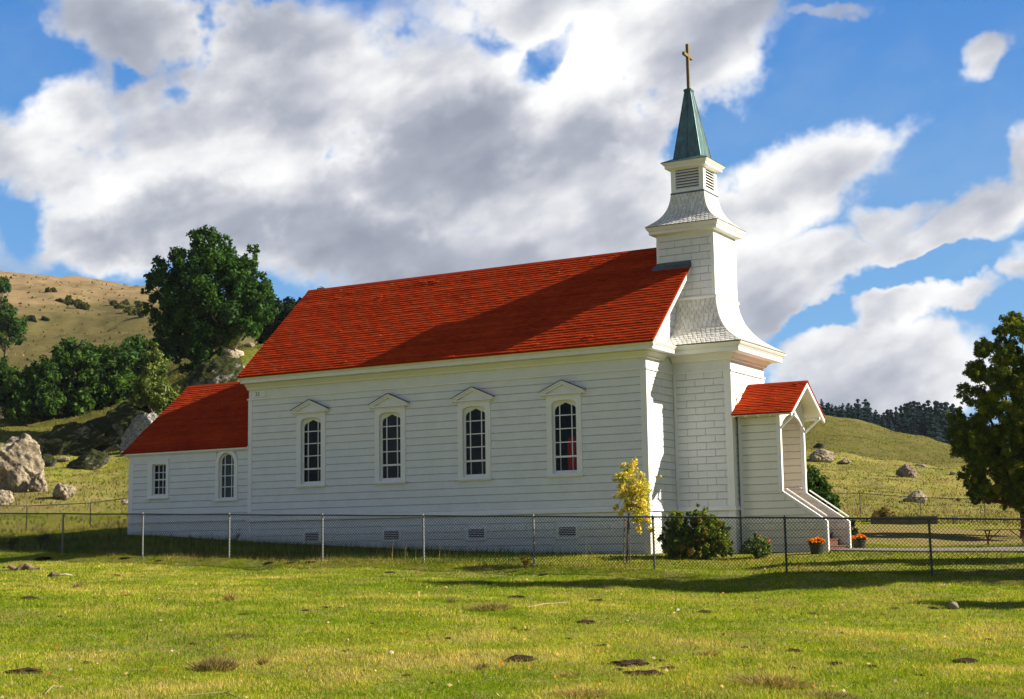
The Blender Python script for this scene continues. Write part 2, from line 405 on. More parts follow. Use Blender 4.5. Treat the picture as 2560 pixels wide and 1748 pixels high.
def ground_mesh():
    rs = list(np.geomspace(9, 60, 330))+list(np.geomspace(60.4, 520, 330))+list(np.geomspace(530, 2600, 22))
    rs = [1.0, 2.5, 4, 6, 7.5]+rs
    fine = np.radians(np.linspace(-30, 30, 560)); coarse = np.radians(np.linspace(30, 330, 90))[1:-1]
    ths = np.concatenate([fine, coarse])+YAW
    rr, tt = np.meshgrid(rs, ths, indexing='ij')
    x = CP[0]+rr*np.sin(tt); y = CP[1]+rr*np.cos(tt); z = H(x, y)
    nr, ntH = x.shape
    verts = np.stack([x, y, z], -1).reshape(-1, 3)
    i = np.arange(nr-1)[:, None]*ntH; j = np.arange(ntH)[None]; j2 = (j+1) % ntH
    faces = np.stack([i+j, i+j2, i+ntH+j2, i+ntH+j], -1).reshape(-1, 4)
    c = len(verts); verts = np.concatenate([verts, [[CP[0], CP[1], float(H(CP[0]+.01, CP[1]))]]])
    me = bpy.data.meshes.new('ground')
    tris = np.stack([np.full(ntH, c), (j2[0]), (j[0])], -1)
    me.vertices.add(len(verts)); me.vertices.foreach_set('co', verts.astype(np.float32).ravel())
    nl = faces.size+tris.size
    me.loops.add(nl); me.loops.foreach_set('vertex_index', np.concatenate([faces[:, ::-1].ravel(), tris[:, ::-1].ravel()]).astype(np.int32))
    ls = np.concatenate([np.arange(len(faces))*4, faces.size+np.arange(ntH)*3]); lt = np.concatenate([np.full(len(faces), 4), np.full(ntH, 3)])
    me.polygons.add(len(ls)); me.polygons.foreach_set('loop_start', ls.astype(np.int32)); me.polygons.foreach_set('loop_total', lt.astype(np.int32))
    me.update(); me.validate()
    me.polygons.foreach_set('use_smooth', [True]*len(me.polygons))
    # ground cover mask: r = straw/brown hill, g = bare earth, b = dark olive, partly painted shade
    V = verts; th, r = polar(V[:, 0], V[:, 1]); thd = np.degrees(th)
    n1 = fbm2(V[:, 0]*.05, V[:, 1]*.05, 5, 4)
    brown = sstep(135, 240, r)*(1-sstep(-9, -5, thd))
    brown = np.clip(brown+.6*sstep(80, 86, r)*(1-sstep(94, 112, r))*(1-sstep(-13, -8, thd))*sstep(-.4, .4, n1+.3), 0, 1)
    rightd = sstep(6, 10, thd)*sstep(75, 90, r)*.33
    elev = (V[:, 2]-CP[2])/np.maximum(r, 1)
    olive = sstep(95, 150, r)*(1-sstep(-9, -5, thd))*(1-sstep(.135, .165, elev+.02*n1-.0035*(thd+20)))*.75+sstep(165, 185, r)*sstep(6, 9, thd)*.75  # left hill: shade on the lower slope painted olive; right hill: own tone
    earth = sstep(56, 60, r)*(1-sstep(72, 78, r))*sstep(8, 11, thd)*.65
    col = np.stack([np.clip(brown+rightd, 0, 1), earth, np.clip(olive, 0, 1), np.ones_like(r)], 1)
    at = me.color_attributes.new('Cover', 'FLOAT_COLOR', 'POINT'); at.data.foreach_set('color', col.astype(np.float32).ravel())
    return me
def mat_ground():
    m, nt, out = newmat('pasture'); P = objco(nt)
    a = nt.nodes.new('ShaderNodeVertexColor'); a.layer_name = 'Cover'
    sep = N(nt, 'ShaderNodeSeparateColor'); L(nt, a.outputs[0], sep.inputs[0])
    n1 = noise(nt, .22, 5, .6, P); n2 = noise(nt, 1.6, 7, .7, P, .5); n3 = noise(nt, 14, 6, .7, P); n4 = noise(nt, .06, 5, .6, P); n5 = noise(nt, 45, 3, .7, P)
    n6 = noise(nt, .42, 7, .72, P, .8)
    g = mix(nt, ramp(nt, n1, [(.38, 0), (.62, 1)]), (.17, .225, .012), (.32, .32, .030))
    g = mix(nt, ramp(nt, n6, [(.48, 0), (.56, .7)]), g, (.25, .19, .07))
    g = mix(nt, ramp(nt, n6, [(.38, .65), (.46, 0)]), g, (.06, .10, .010))
    g = mix(nt, ramp(nt, n2, [(.50, 0), (.60, .8)]), g, (.31, .29, .09))
    g = mix(nt, ramp(nt, n3, [(.30, .85), (.48, 0)]), g, (.035, .060, .006))
    g = mix(nt, ramp(nt, n5, [(.58, 0), (.75, .55)]), g, (.36, .34, .10))
    b = mix(nt, ramp(nt, n4, [(.35, 0), (.65, 1)]), (.27, .19, .105), (.20, .15, .08))
    b = mix(nt, ramp(nt, n2, [(.45, 0), (.65, .5)]), b, (.30, .20, .105))
    n7 = noise(nt, .16, 8, .75, scalevec(nt, P, (1, 1, 2.5)), .5)
    b = mix(nt, ramp(nt, n7, [(.40, .4), (.50, 0)]), b, (.12, .095, .045))
    b = mix(nt, ramp(nt, n7, [(.52, 0), (.62, .35)]), b, (.33, .235, .13))
    b = mix(nt, ramp(nt, n3, [(.3, .6), (.45, 0)]), b, (.13, .11, .05))
    msk = math_(nt, 'ADD', sep.outputs[0], math_(nt, 'MULTIPLY', math_(nt, 'SUBTRACT', n1, .5), .5))
    msk = math_(nt, 'MULTIPLY', msk, ramp(nt, sep.outputs[0], [(.02, 0), (.12, 1)]), True)
    c = mix(nt, msk, g, b)
    e = mix(nt, ramp(nt, n3, [(.35, 0), (.6, 1)]), (.20, .12, .07), (.36, .24, .15))
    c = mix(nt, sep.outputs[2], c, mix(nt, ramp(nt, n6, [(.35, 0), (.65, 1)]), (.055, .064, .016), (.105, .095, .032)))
    c = mix(nt, math_(nt, 'MULTIPLY', sep.outputs[1], ramp(nt, n2, [(.35, .3), (.6, 1)]), True), c, e)
    hh = math_(nt, 'ADD', n3, math_(nt, 'MULTIPLY', n2, .8))
    principled(nt, out, c, 1.0, .0, bump(nt, hh, .9, .10)); return m
GROUNDM = mat_ground()
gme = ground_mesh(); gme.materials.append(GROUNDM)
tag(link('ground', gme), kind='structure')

# ------------------------------------------------------------------ church
church = empty('church', (-8, 3, -1.2), 'white clapboard country church with red shingle roofs and green copper spire', 'church')
YC, RIDGE = 2.951, 7.306
W = 2*YC
BACK = .035        # depth of the backing plane behind the boards
def boards(mb, axis, plane, out, a0, a1, z0, z1, n, holes=(), joints=None, gap=.016, clip=None, seed=0):
    """horizontal boards on a vertical plane. axis 'x': wall runs along x at y=plane; out = outward sign"""
    rnd = random.Random(seed); h = (z1-z0)/n
    for i in range(n):
        za, zb = z0+i*h, z0+(i+1)*h-gap
        segs = [(a0, a1)]
        if clip is not None:
            segs = [clip(za, zb)]
        gaps_at = (za, zb)
        for (hx0, hx1, hz0, hz1) in holes:
            if hz0 < zb and hz1 > za:
                ns = []
                for s in segs:
                    if hx1 <= s[0] or hx0 >= s[1]: ns.append(s)
                    else:
                        if hx0 > s[0]+.005: ns.append((s[0], hx0))
                        if hx1 < s[1]-.005: ns.append((hx1, s[1]))
                segs = ns
        for s in segs:      # groove between courses: its shadow painted as a dark strip, grime included
            if s[1]-s[0] > .02:
                lo_, hi_ = sorted((plane+out*.001, plane+out*.007))
                if axis == 'x': mb.box(s[0]+.003, s[1]-.003, lo_, hi_, zb+.0006, zb+gap-.0006, mi=1)
                else: mb.box(lo_, hi_, s[0]+.003, s[1]-.003, zb+.0006, zb+gap-.0006, mi=1)
        if joints:
            js = joints(i); ns = []
            for s in segs:
                p = s[0]
                for j in js:
                    if p+.02 < j < s[1]-.02: ns.append((p, j-.005)); p = j+.005
                ns.append((p, s[1]))
            segs = ns
        for s in segs:
            if s[1]-s[0] < .01: continue
            t = rnd.uniform(.018, .023); b = .01
            lo, hi = plane, plane+out*t
            # slightly bevelled board: front face narrower at its lower edge
            if axis == 'x':
                poly = [(s[0], lo, za), (s[0], hi, za+.004), (s[0], hi-out*.003, zb-.004), (s[0], lo, zb)]
                mb.prism(poly, (0, 0, 0), (s[1]-s[0], 0, 0))
            else:
                poly = [(lo, s[0], za), (hi, s[0], za+.004), (hi-out*.003, s[0], zb-.004), (lo, s[0], zb)]
                mb.prism(poly, (0, 0, 0), (0, s[1]-s[0], 0))
BELT, Z1F = 3.57, 3.836
XR = -13.08
WINC = (-10.74, -7.955, -5.18, -2.40)
# --- nave walls: backing planes with window openings + boards
mb = MB()
def wall_x(mb, y, x0, x1, z0, z1, holes, th=.12, inward=1):
    """wall slab along x, front face at y, with rectangular holes"""
    hs = sorted(holes); xs = x0
    ya, yb = sorted((y, y+inward*th))
    for (a, b, c, d) in hs:
        mb.box(xs, a, ya, yb, z0, z1); mb.box(a, b, ya, yb, z0, c); mb.box(a, b, ya, yb, d, z1); xs = b
    mb.box(xs, x1, ya, yb, z0, z1)
holes = [(c-.40, c+.40, .93, 2.95) for c in WINC]
wall_x(mb, .021, XR, 0, -1.9, 4.3, holes)
bh = [(c-.45, c+.45, .90, 3.0) for c in WINC]
boards(mb, 'x', .021, -1, XR+.13, -.17, .055, BELT, 17, bh, seed=1)
vh = [(c-.31, c+.31, -.74, -.41) for c in WINC]
for (a, b) in ((-.31, -.085), (-.51, -.31), (-.705, -.51), (-.90, -.705), (-1.095, -.90), (-1.29, -1.095), (-1.5, -1.29)):
    boards(mb, 'x', .021, -1, XR+.13, -.17, a, b, 1, vh, seed=int(-a*100))
mb.box(XR, 0.0, -.004, .021, BELT+.0, Z1F)              # frieze board
# far wall, rear gable, front gable
mb.box(XR, 0, W-.14, W-.02, -1.9, 4.3)
boards(mb, 'x', W-.02, 1, XR+.13, -.17, .055, BELT, 17, seed=2)
mb.box(XR, XR+.1, .14, W-.14, -1.9, 4.3)
for x0, x1 in ((XR, XR+.1), (-.14, -.02)):
    mb.prism([(x0, .14, 4.3), (x0, W-.14, 4.3), (x0, YC, RIDGE-.12)], (0, 0, 0), (x1-x0, 0, 0))
mb.box(-.14, -.02, .14, W-.14, -1.9, 4.3)
for y0, y1, out in ((.17, 1.70, 1), (4.2, W-.17, 1)):
    jo = lambda i: [y0+.26+.26*(i % 2)+.52*k for k in range(4)] if y0 < 2 else []
    boards(mb, 'y', -.02, 1, y0, y1, .03, BELT, 18, joints=jo, seed=5)
    boards(mb, 'y', -.02, 1, y0, y1, -1.5, -.085, 7, seed=6)
    mb.box(-.02, .004, y0-.17, y1+.0, BELT, Z1F)
# gable boards above the cornice
def gclip(za, zb): 
    zc = zb; y = YC-(RIDGE-.25-zc)/.885
    return (min(y, 2.6), 3.4)
boards(mb, 'y', -.02, 1, 0, W, 4.28, 6.4, 11, clip=lambda za, zb: (max(.1, YC-(RIDGE-.16-zb)/.888), W-max(.1, YC-(RIDGE-.16-zb)/.888)), seed=8)
nave = mb.build('nave_walls', [WHITE, GROOVE], church)
# corner boards, belt mould, water table
mb = MB()
for (x0, x1, y0, y1) in ((-.17, .006, -.006, .021), (XR-.02, XR+.126, -.008, .021), (-.02, .006, .021, .17), (XR-.02, XR, .021, .15), (-.17, .006, W-.021, W+.006)):
    mb.box(x0, x1, y0, y1, -1.6, BELT)
mb.box(XR-.05, .035, -.035, .021, BELT-.03, BELT+.012)
mb.box(-.02, .036, .021, 1.70, BELT-.03, BELT+.012)
for (x0, x1, y0, y1) in ((XR-.03, .05, -.055, .021), (.0, .05, .021, 1.70)):
    mb.box(x0, x1, y0, y1, -.085, -.035); mb.box(x0, x1-.028, y0+.028, y1, -.035, .05)
link_trim = mb.build('wall_trim', TRIM, church)
# --- cornice of the nave: bed mould, soffit, fascia, crown (profile swept along x and returned on the front)
mb = MB()
def cornice_x(mb, x0, x1, yw, s, zt, prof):
    """prof: list of (outward offset, z) closed polygon; wall at yw, outward sign s"""
    mb.prism([(x0, yw+s*o, z) for o, z in prof], (0, 0, 0), (x1-x0, 0, 0))
def sweep(mb, corners, prof, mats=None, closed=False):
    """corners: list of (x, y, nx, ny): point on wall line and outward mitre vector; prof: polyline (o, z)"""
    n = len(prof); vs = []
    for (x, y, nx, ny) in corners:
        for o, z in prof: vs.append((x+nx*o, y+ny*o, z))
    fs = []; m = len(corners)
    for i in range(m if closed else m-1):
        j = (i+1) % m
        for k in range(n): fs.append((i*n+k, i*n+(k+1) % n, j*n+(k+1) % n, j*n+k))
    if not closed:
        fs.append(tuple(range(n))); fs.append(tuple(range((m-1)*n, m*n))[::-1])
    mb.add(vs, fs)
CPROF = [(0, Z1F), (.055, Z1F+.01), (.075, Z1F+.06), (.19, 4.0), (.20, 4.012), (.425, 4.014), (.425, 4.105), (.415, 4.112), (.44, 4.125), (.50, 4.19), (.50, 4.205), (.40, 4.23), (0, 4.24)]
sweep(mb, [(XR-.03, 0, 0, -1), (0, 0, 1, -1), (0, 1.0, 1, 0)], [(o*.88 if o > .19 else o, z) for o, z in CPROF])
sweep(mb, [(XR-.03, W, 0, 1), (0, W, 1, 1), (0, W-1.0, 1, 0)], [(o*.88 if o > .19 else o, z) for o, z in CPROF])
cor = mb.build('cornice', TRIM, church)
mb = MB()
mb.add([(0.02, -.40, 4.225), (.43, -.43, 4.212), (.43, 1.25, 4.212), (0.02, 1.25, 4.36), (0.02, -.3, 4.30)], [(0, 1, 2, 3, 4)])
mb.build('cornice_cap', FLASH if False else TRIM, church)

# --- shingled roofs
def shingle_slope(mb, x0, x1, ye, ze, yr, zr, expo, seed, wmin=.08, wmax=.24, t=.020, kick=0.0):
    rnd = random.Random(seed); n = max(1, round(math.hypot(yr-ye, zr-ze)/expo))
    dy, dz = (yr-ye)/n, (zr-ze)/n; L_ = math.hypot(dy, dz); ny, nz = -dz/L_*(1 if yr > ye else 1), abs(dy)/L_
    if yr < ye: ny = dz/L_
    def surf(k):
        f = k/n; return ye+(yr-ye)*f, ze+(zr-ze)*f-kick*math.sin(min(1, f*4)*PI)*.5
    for r in range(n):
        ya, za = surf(r); yb, zb = surf(min(n, r+1.12))
        x = x0-rnd.uniform(0, wmax)
        rowc = rnd.uniform(.82, 1.10)
        while x < x1:
            w = rnd.uniform(wmin, wmax); a, b = max(x, x0), min(x+w-.004, x1); x += w
            if b-a < .01: continue
            tt = t*rnd.uniform(.75, 1.35); sl = rnd.uniform(-.006, .006)
            if rnd.random() < .015: tt *= 1.6
            v = [(a, ya+ny*tt, za+nz*tt+sl*.0), (b, ya+ny*tt, za+nz*tt), (b, yb+ny*.002, zb+nz*.002), (a, yb+ny*.002, zb+nz*.002),
                 (a, ya, za), (b, ya, za)]
            s = math.copysign(1, dy)
            off = rnd.uniform(-.006, .006)*s
            v = [(p[0], p[1]+off*abs(dy)/L_, p[2]+off*s*dz/L_) if i in (0, 1, 4, 5) else p for i, p in enumerate(v)]
            k = rowc*rnd.choice((.88, .94, .97, 1, 1, 1.03, 1.06)); col = (k, k*rnd.uniform(.92, 1.1), k*rnd.uniform(.9, 1.1))
            mb.add(v, [(0, 1, 2, 3), (4, 5, 1, 0), (0, 3, 4), (1, 5, 2)], col)
def gable_roof(name, x0, x1, ye, ze, yc, zr, expo, seed, th=.05, kick=0.0, parent=church):
    mb = MB()
    shingle_slope(mb, x0, x1, ye, ze, yc, zr, expo, seed, kick=kick)
    yf = 2*yc-ye
    shingle_slope(mb, x0, x1, yf, ze, yc, zr, expo*1.0, seed+1, kick=kick)
    k = (1, 1, 1.0001)
    for e, q in ((ye, 1), (yf, -1)):   # deck
        mb.prism([(x0, e+q*.012, ze-.003), (x0, yc, zr-.012), (x0, yc, zr-th), (x0, e+q*.03, ze-th+.012)], (.003, 0, 0), (x1-x0-.003, 0, 0), (.75, .7, .7))
    # ridge boards
    for q in (1, -1):
        sl = (zr-ze)/(yc-ye)
        mb.prism([(x0, yc+q*.0, zr+.022), (x0, yc+q*.0, zr+.002), (x0, yc-q*.11, zr-sl*.11+.006), (x0, yc-q*.11, zr-sl*.11+.026)], (-.004, 0, 0), (x1-x0+.004, 0, 0), (.8, .8, .9))
    return mb.build(name, ROOF, parent)
NY0, NZ0 = -.505, 4.205
gable_roof('nave_roof', -13.13, .45, NY0, NZ0, YC, RIDGE, .122, 21)
sl = (RIDGE-NZ0)/(YC-NY0)   # rake boards
for x0, x1 in ((.385, .43), (-13.115, -13.085)):
    for q in (1, -1):
        ye = YC-q*(YC-NY0)
        mb = MB(); mb.prism([(x0, ye+q*.03, NZ0-.04), (x0, YC, RIDGE-.052), (x0, YC, RIDGE-.21), (x0, ye+q*.10, NZ0-.04-.10)], (0, 0, 0), (x1-x0, 0, 0))
        mb.build('rake_board', TRIM, church)
mb = MB()   # underside of the gable overhang
for q in (1, -1):
    ye = YC-q*(YC-NY0)
    mb.prism([(-.0, ye+q*.2, NZ0+.2*sl-.085), (.0, YC, RIDGE-.085), (0, YC, RIDGE-.10), (0, ye+q*.2, NZ0+.2*sl-.10)], (0.005, 0, 0), (.383, 0, 0))
mb.build('rake_soffit', SOFFIT, church)

# --- windows
def arc_top(cx, hw, zs, za, n=10):
    """shallow arch from (cx-hw, zs) over (cx, za) to (cx+hw, zs): three-centred look"""
    pts = []
    for i in range(n+1):
        t = PI*(1-i/n); c, s = math.cos(t), math.sin(t)
        pts.append((cx+hw*c, zs+(za-zs)*(abs(s)**.72)))
    return pts
def plate_with_hole(mb, outer, inner, y0, y1, front=True):
    """casing plate between an outer polygon and an inner polygon with the same count (x,z)"""
    n = len(outer)
    vs = [(x, y0, z) for x, z in outer]+[(x, y0, z) for x, z in inner]+[(x, y1, z) for x, z in outer]+[(x, y1, z) for x, z in inner]
    fs = []
    for i in range(n):
        j = (i+1) % n
        fs.append((i, j, n+j, n+i)); fs.append((2*n+i, 3*n+i, 3*n+j, 2*n+j)); fs.append((i, 2*n+i, 2*n+j, j)); fs.append((n+i, n+j, 3*n+j, 3*n+i))
    mb.add(vs, fs)
def gothic(cx, hw, zs, zsh, za, n=6):
    """glass outline top: shoulders at zs curving to zsh then straight to the point za"""
    L_ = []
    for i in range(n+1):
        t = i/n*PI/2
        L_.append((cx-hw+hw*.45*(1-math.cos(t)), zs+(zsh-zs)*math.sin(t)))
    R_ = [(2*cx-x, z) for x, z in L_][::-1]
    return L_+[(cx, za)]+R_
def nave_window(c, parent, idx):
    # part: window (frame), sub-parts: glass, sill, pediment
    mb = MB(); hw = .52
    inner = [(c-.365, .955)]+arc_top(c, .365, 2.775, 2.895, 12)+[(c+.365, .955)]
    outer = []
    for (x, z) in inner:
        outer.append(None)
    m_ = len(inner)
    top = 3.03
    outer[0] = (c-hw, .93); outer[-1] = (c+hw, .93)
    for i in range(1, m_-1):
        f = (i-1)/(m_-3)
        if f < .15: outer[i] = (c-hw, top-(0.15-f)/.15*.25)
        elif f > .85: outer[i] = (c+hw, top-(f-.85)/.15*.25)
        else: outer[i] = (c-hw+(f-.15)/.7*2*hw, top)
    plate_with_hole(mb, outer, inner, -.030, .02)
    # jamb lining
    for i in range(m_-1):
        (x0, z0), (x1, z1) = inner[i], inner[i+1]
        mb.add([(x0, .019, z0), (x1, .019, z1), (x1, .115, z1), (x0, .115, z0)], [(0, 1, 2, 3)])
        dx, dz = z0-z1, x1-x0; l = math.hypot(dx, dz)+1e-9
    mb.add([(c-.365, .02, .955), (c+.365, .02, .955), (c+.365, .115, .965), (c-.365, .115, .965)], [(0, 1, 2, 3)])
    # sash frame round the gothic opening
    gi = [(c-.325, 1.035)]+gothic(c, .325, 2.60, 2.755, 2.835)+[(c+.325, 1.035)]
    go = [(c-.366, .955)]
    gg = gothic(c, .325, 2.60, 2.755, 2.835)
    arch = arc_top(c, .366, 2.775, 2.897, len(gg)-1)
    go += arch+[(c+.366, .955)]
    plate_with_hole(mb, go, gi, .085, .115)
    # muntins and meeting rail
    for z in (2.496, 2.139, 1.78): mb.box(c-.325, c+.325, .090, .110, z-.013, z+.013)
    for x in (c-.18, c+.18):
        mb.box(x-.013, x+.013, .089, .111, 1.38, 2.79); mb.box(x-.011, x+.011, .104, .126, 1.035, 1.38)
    mb.box(c-.365, c+.365, .078, .120, 1.375, 1.425)
    w = mb.build('window', TRIM, parent)
    g = MB(); poly = [(x, .100, z) for x, z in gi]
    g.add(poly, [tuple(range(len(poly)))]); g.build('glass', GLASS, w)
    s = MB(); s.box(c-.56, c+.56, -.075, .02, .885, .930); s.box(c-.53, c+.53, -.045, .02, .855, .885); s.build('sill', TRIM, w)
    p = MB(); ph = .585
    p.box(c-ph, c+ph, -.105, -.031, 3.035, 3.075); p.box(c-ph+.02, c+ph-.02, -.055, -.031, 3.0, 3.03)
    p.prism([(c-ph+.05, -.028, 3.075), (c+ph-.05, -.028, 3.075), (c, -.028, 3.30)], (0, 0, 0), (0, .028, 0))
    for q in (1, -1):
        for (o, y, a, b) in ((0, -.135, .0, .042), (.0, -.100, .042, .100)):
            p.prism([(c+q*(ph+.06), y, 3.125-a), (c, y, 3.40-a), (c, y, 3.40-b), (c+q*(ph+.06), y, 3.125-b)], (0, 0, 0), (0, -y+.0, 0))
    p.build('pediment', TRIM, w)
    pc = MB()
    for q in (1, -1):
        pc.prism([(c+q*(ph+.085), -.15, 3.118), (c, -.15, 3.408), (c, -.15, 3.422), (c+q*(ph+.085), -.15, 3.134)], (0, 0, 0), (0, .15, 0))
    pc.build('pediment_cap', FLASH, w)
    return w
for i, c in enumerate(WINC): nave_window(c, church, i)
# annex walls
AX0, AX1, AYN = -17.92, XR-.02, .03
AW = 2*YC-AYN
mb = MB()
ah = [(-16.96, -16.35, .82, 1.78), (-14.26, -13.63, .63, 2.02)]
wall_x(mb, AYN+.021, AX0, AX1, -1.6, 2.25, ah)
boards(mb, 'x', AYN+.021, -1, AX0+.17, AX1, 0.0, 1.805, 9, [(-17.0, -16.3, .78, 1.82), (-14.35, -13.6, .6, 2.06)], seed=31)
boards(mb, 'x', AYN+.021, -1, AX0+.17, AX1, -.60, -.01, 2, seed=32); boards(mb, 'x', AYN+.021, -1, AX0+.17, AX1, -1.2, -.60, 3, seed=33)
mb.box(AX0, -14.36, AYN-.003, AYN+.021, 1.80, 2.09); mb.box(-13.53, AX1, AYN-.003, AYN+.021, 1.80, 2.09); mb.box(-14.36, -13.53, AYN-.003, AYN+.021, 2.07, 2.09)
mb.box(AX0, AX0+.1, AYN+.14, AW-.14, -1.6, 2.25); mb.box(AX0, AX1, AW-.14, AW-.02, -1.6, 2.25)
mb.prism([(AX0, AYN+.14, 2.25), (AX0, AW-.14, 2.25), (AX0, YC, 4.40)], (0, 0, 0), (.1, 0, 0))
boards(mb, 'y', AX0, -1, AYN+.1, AW-.1, -1.2, 1.80, 16, seed=34)
mb.build('annex_walls', [WHITE, GROOVE], church)
mb = MB()
mb.box(AX0-.022, AX0+.17, AYN-.006, AYN+.021, -1.4, 1.80); mb.box(AX0-.022, AX0, AYN+.021, AYN+.15, -1.4, 1.80)
mb.box(AX0-.022, AX1, AYN-.05, AYN+.021, -.035, .0)
sweep(mb, [(AX0-.1, AYN, 0, -1), (AX1+.01, AYN, 0, -1)], [(0, 2.04), (.03, 2.05), (.06, 2.085), (.085, 2.09), (.09, 2.15), (0, 2.2)])
mb.build('annex_trim', TRIM, church)
gable_roof('annex_roof', AX0-.24, AX1-.0, -.085, 2.165, YC, 4.55, .122, 41, kick=.05)
mb = MB()
asl = (4.55-2.165)/(YC+.085)
for q in (1, -1):
    ye = YC-q*(YC+.085)
    mb.prism([(AX0-.22, ye+q*.03, 2.12), (AX0-.22, YC, 4.49), (AX0-.22, YC, 4.37), (AX0-.22, ye+q*.12, 2.08)], (0, 0, 0), (.03, 0, 0))
mb.build('annex_rake_board', TRIM, church)
# rectangular sash window
def rect_window():
    mb = MB(); y = AYN; x0, x1, z0, z1 = -16.94, -16.37, .80, 1.775
    plate_with_hole(mb, [(-17.13, .74), (-17.13, 1.90), (-16.26, 1.90), (-16.26, .74)], [(x0, z0), (x0, z1), (x1, z1), (x1, z0)], y-.022, y+.02)
    for a, b, c, d in ((x0, x0, z0, z1), (x1, x1, z0, z1)):
        mb.add([(a, y+.02, c), (a, y+.10, c), (a, y+.10, d), (a, y+.02, d)], [(0, 1, 2, 3)])
    mb.add([(x0, y+.02, z0), (x1, y+.02, z0), (x1, y+.1, z0), (x0, y+.1, z0)], [(0, 1, 2, 3)])
    mb.add([(x0, y+.02, z1), (x1, y+.02, z1), (x1, y+.1, z1), (x0, y+.1, z1)], [(0, 1, 2, 3)])
    plate_with_hole(mb, [(x0, z0), (x0, z1), (x1, z1), (x1, z0)], [(x0+.03, z0+.05), (x0+.03, z1-.03), (x1-.03, z1-.03), (x1-.03, z0+.05)], y+.07, y+.10)
    for i in (1, 2):
        x = x0+.03+(x1-x0-.06)*i/3; mb.box(x-.011, x+.011, y+.074, y+.096, z0+.05, z1-.03)
    for z in (1.06, 1.52): mb.box(x0+.03, x1-.03, y+.075, y+.095, z-.011, z+.011)
    mb.box(x0, x1, y+.066, y+.104, 1.275, 1.315)
    w = mb.build('window', TRIM, church)
    g = MB(); g.add([(x0+.03, y+.085, z0+.05), (x1-.03, y+.085, z0+.05), (x1-.03, y+.085, z1-.03), (x0+.03, y+.085, z1-.03)], [(0, 1, 2, 3)]); g.build('glass', GLASS, w)
    s = MB(); s.box(-17.17, -16.22, y-.07, y+.02, .70, .74); s.build('sill', TRIM, w)
    s = MB(); s.box(-17.16, -16.23, y-.04, y+.02, 1.90, 1.925); s.build('head_cap', TRIM, w)
rect_window()
def arched_window():
    mb = MB(); y = AYN; c = -13.945; n = 14
    def rnd_top(hw, zs, za): return [(c-hw*math.cos(PI*i/n), zs+(za-zs)*math.sin(PI*i/n)) for i in range(n+1)]
    inner = [(c-.30, .62)]+rnd_top(.30, 1.70, 2.01)+[(c+.30, .62)]
    outer = [(c-.43, .60)]+rnd_top(.43, 1.68, 2.135)+[(c+.43, .60)]
    plate_with_hole(mb, outer, inner, y-.030, y+.02)
    for i in range(len(inner)-1):
        (x0, z0), (x1, z1) = inner[i], inner[i+1]
        mb.add([(x0, y+.019, z0), (x1, y+.019, z1), (x1, y+.10, z1), (x0, y+.10, z0)], [(0, 1, 2, 3)])
    mb.add([(c-.3, y+.02, .62), (c+.3, y+.02, .62), (c+.3, y+.1, .63), (c-.3, y+.1, .63)], [(0, 1, 2, 3)])
    gi = [(c-.255, .67)]+[(c-.255*math.cos(PI*i/n), 1.70+.25*math.sin(PI*i/n)**.8+(.02 if i == n//2 else 0)) for i in range(n+1)]+[(c+.255, .67)]
    plate_with_hole(mb, [(c-.301, .62)]+rnd_top(.301, 1.70, 2.012)+[(c+.301, .62)], gi, y+.07, y+.10)
    for z in (1.654, 1.318, .986): mb.box(c-.255, c+.255, y+.075, y+.095, z-.012, z+.012)
    for x in (c-.13, c+.13): mb.box(x-.012, x+.012, y+.074, y+.096, .67, 1.92)
    w = mb.build('window', TRIM, church)
    g = MB(); g.add([(x, y+.085, z) for x, z in gi], [tuple(range(len(gi)))]); g.build('glass', GLASS, w)
    s = MB(); s.box(c-.47, c+.47, y-.06, y+.02, .555, .60); s.build('sill', TRIM, w)
arched_window()
# interior shells so the panes look into dark rooms
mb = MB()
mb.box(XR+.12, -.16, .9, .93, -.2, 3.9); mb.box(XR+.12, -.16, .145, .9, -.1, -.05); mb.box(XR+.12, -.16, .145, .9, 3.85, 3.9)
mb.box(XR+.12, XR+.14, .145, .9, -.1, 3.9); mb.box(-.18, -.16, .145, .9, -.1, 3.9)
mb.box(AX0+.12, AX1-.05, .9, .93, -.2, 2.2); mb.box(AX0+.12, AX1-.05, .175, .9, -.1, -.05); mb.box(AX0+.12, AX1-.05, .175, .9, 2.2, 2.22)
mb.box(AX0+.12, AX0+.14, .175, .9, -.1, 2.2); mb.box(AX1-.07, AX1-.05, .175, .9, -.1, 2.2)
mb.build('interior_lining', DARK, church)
mb = MB()   # red hanging seen through the window nearest the tower
n = 14; vs = []
for i in range(n+1):
    x = -2.42+.34*i/n; zt = 1.93-.10*abs((i/n-.5)*2)**2
    yy = .20+.015*math.sin(i*1.9)
    vs += [(x, yy, .6), (x, yy, zt)]
mb.add(vs, [(2*i, 2*i+2, 2*i+3, 2*i+1) for i in range(n)])
mb.build('curtain', RED_FABRIC, church)
mb = MB(); mb.box(-10.60, -10.42, .22, .225, .8, 1.36); mb.build('curtain', mat_simple('dark_red_curtain', (.16, .01, .01), .9, .1), church)
# foundation vents
for c in WINC:
    c2 = c+.03; mb = MB()
    plate_with_hole(mb, [(c2-.33, -.755), (c2-.33, -.39), (c2+.33, -.39), (c2+.33, -.755)], [(c2-.25, -.69), (c2-.25, -.45), (c2+.25, -.45), (c2+.25, -.69)], -.012, .02)
    for k in range(5):
        z = -.68+.048*k; mb.prism([(c2-.25, .018, z+.018), (c2-.25, .014, z+.021), (c2-.25, -.010, z+.005), (c2-.25, -.008, z)], (0, 0, 0), (.5, 0, 0))
    v = mb.build('foundation_vent', TRIM, church)
    d = MB(); d.box(c2-.25, c2+.25, .0195, .0205, -.69, -.45); d.build('vent_opening', DARK, v)
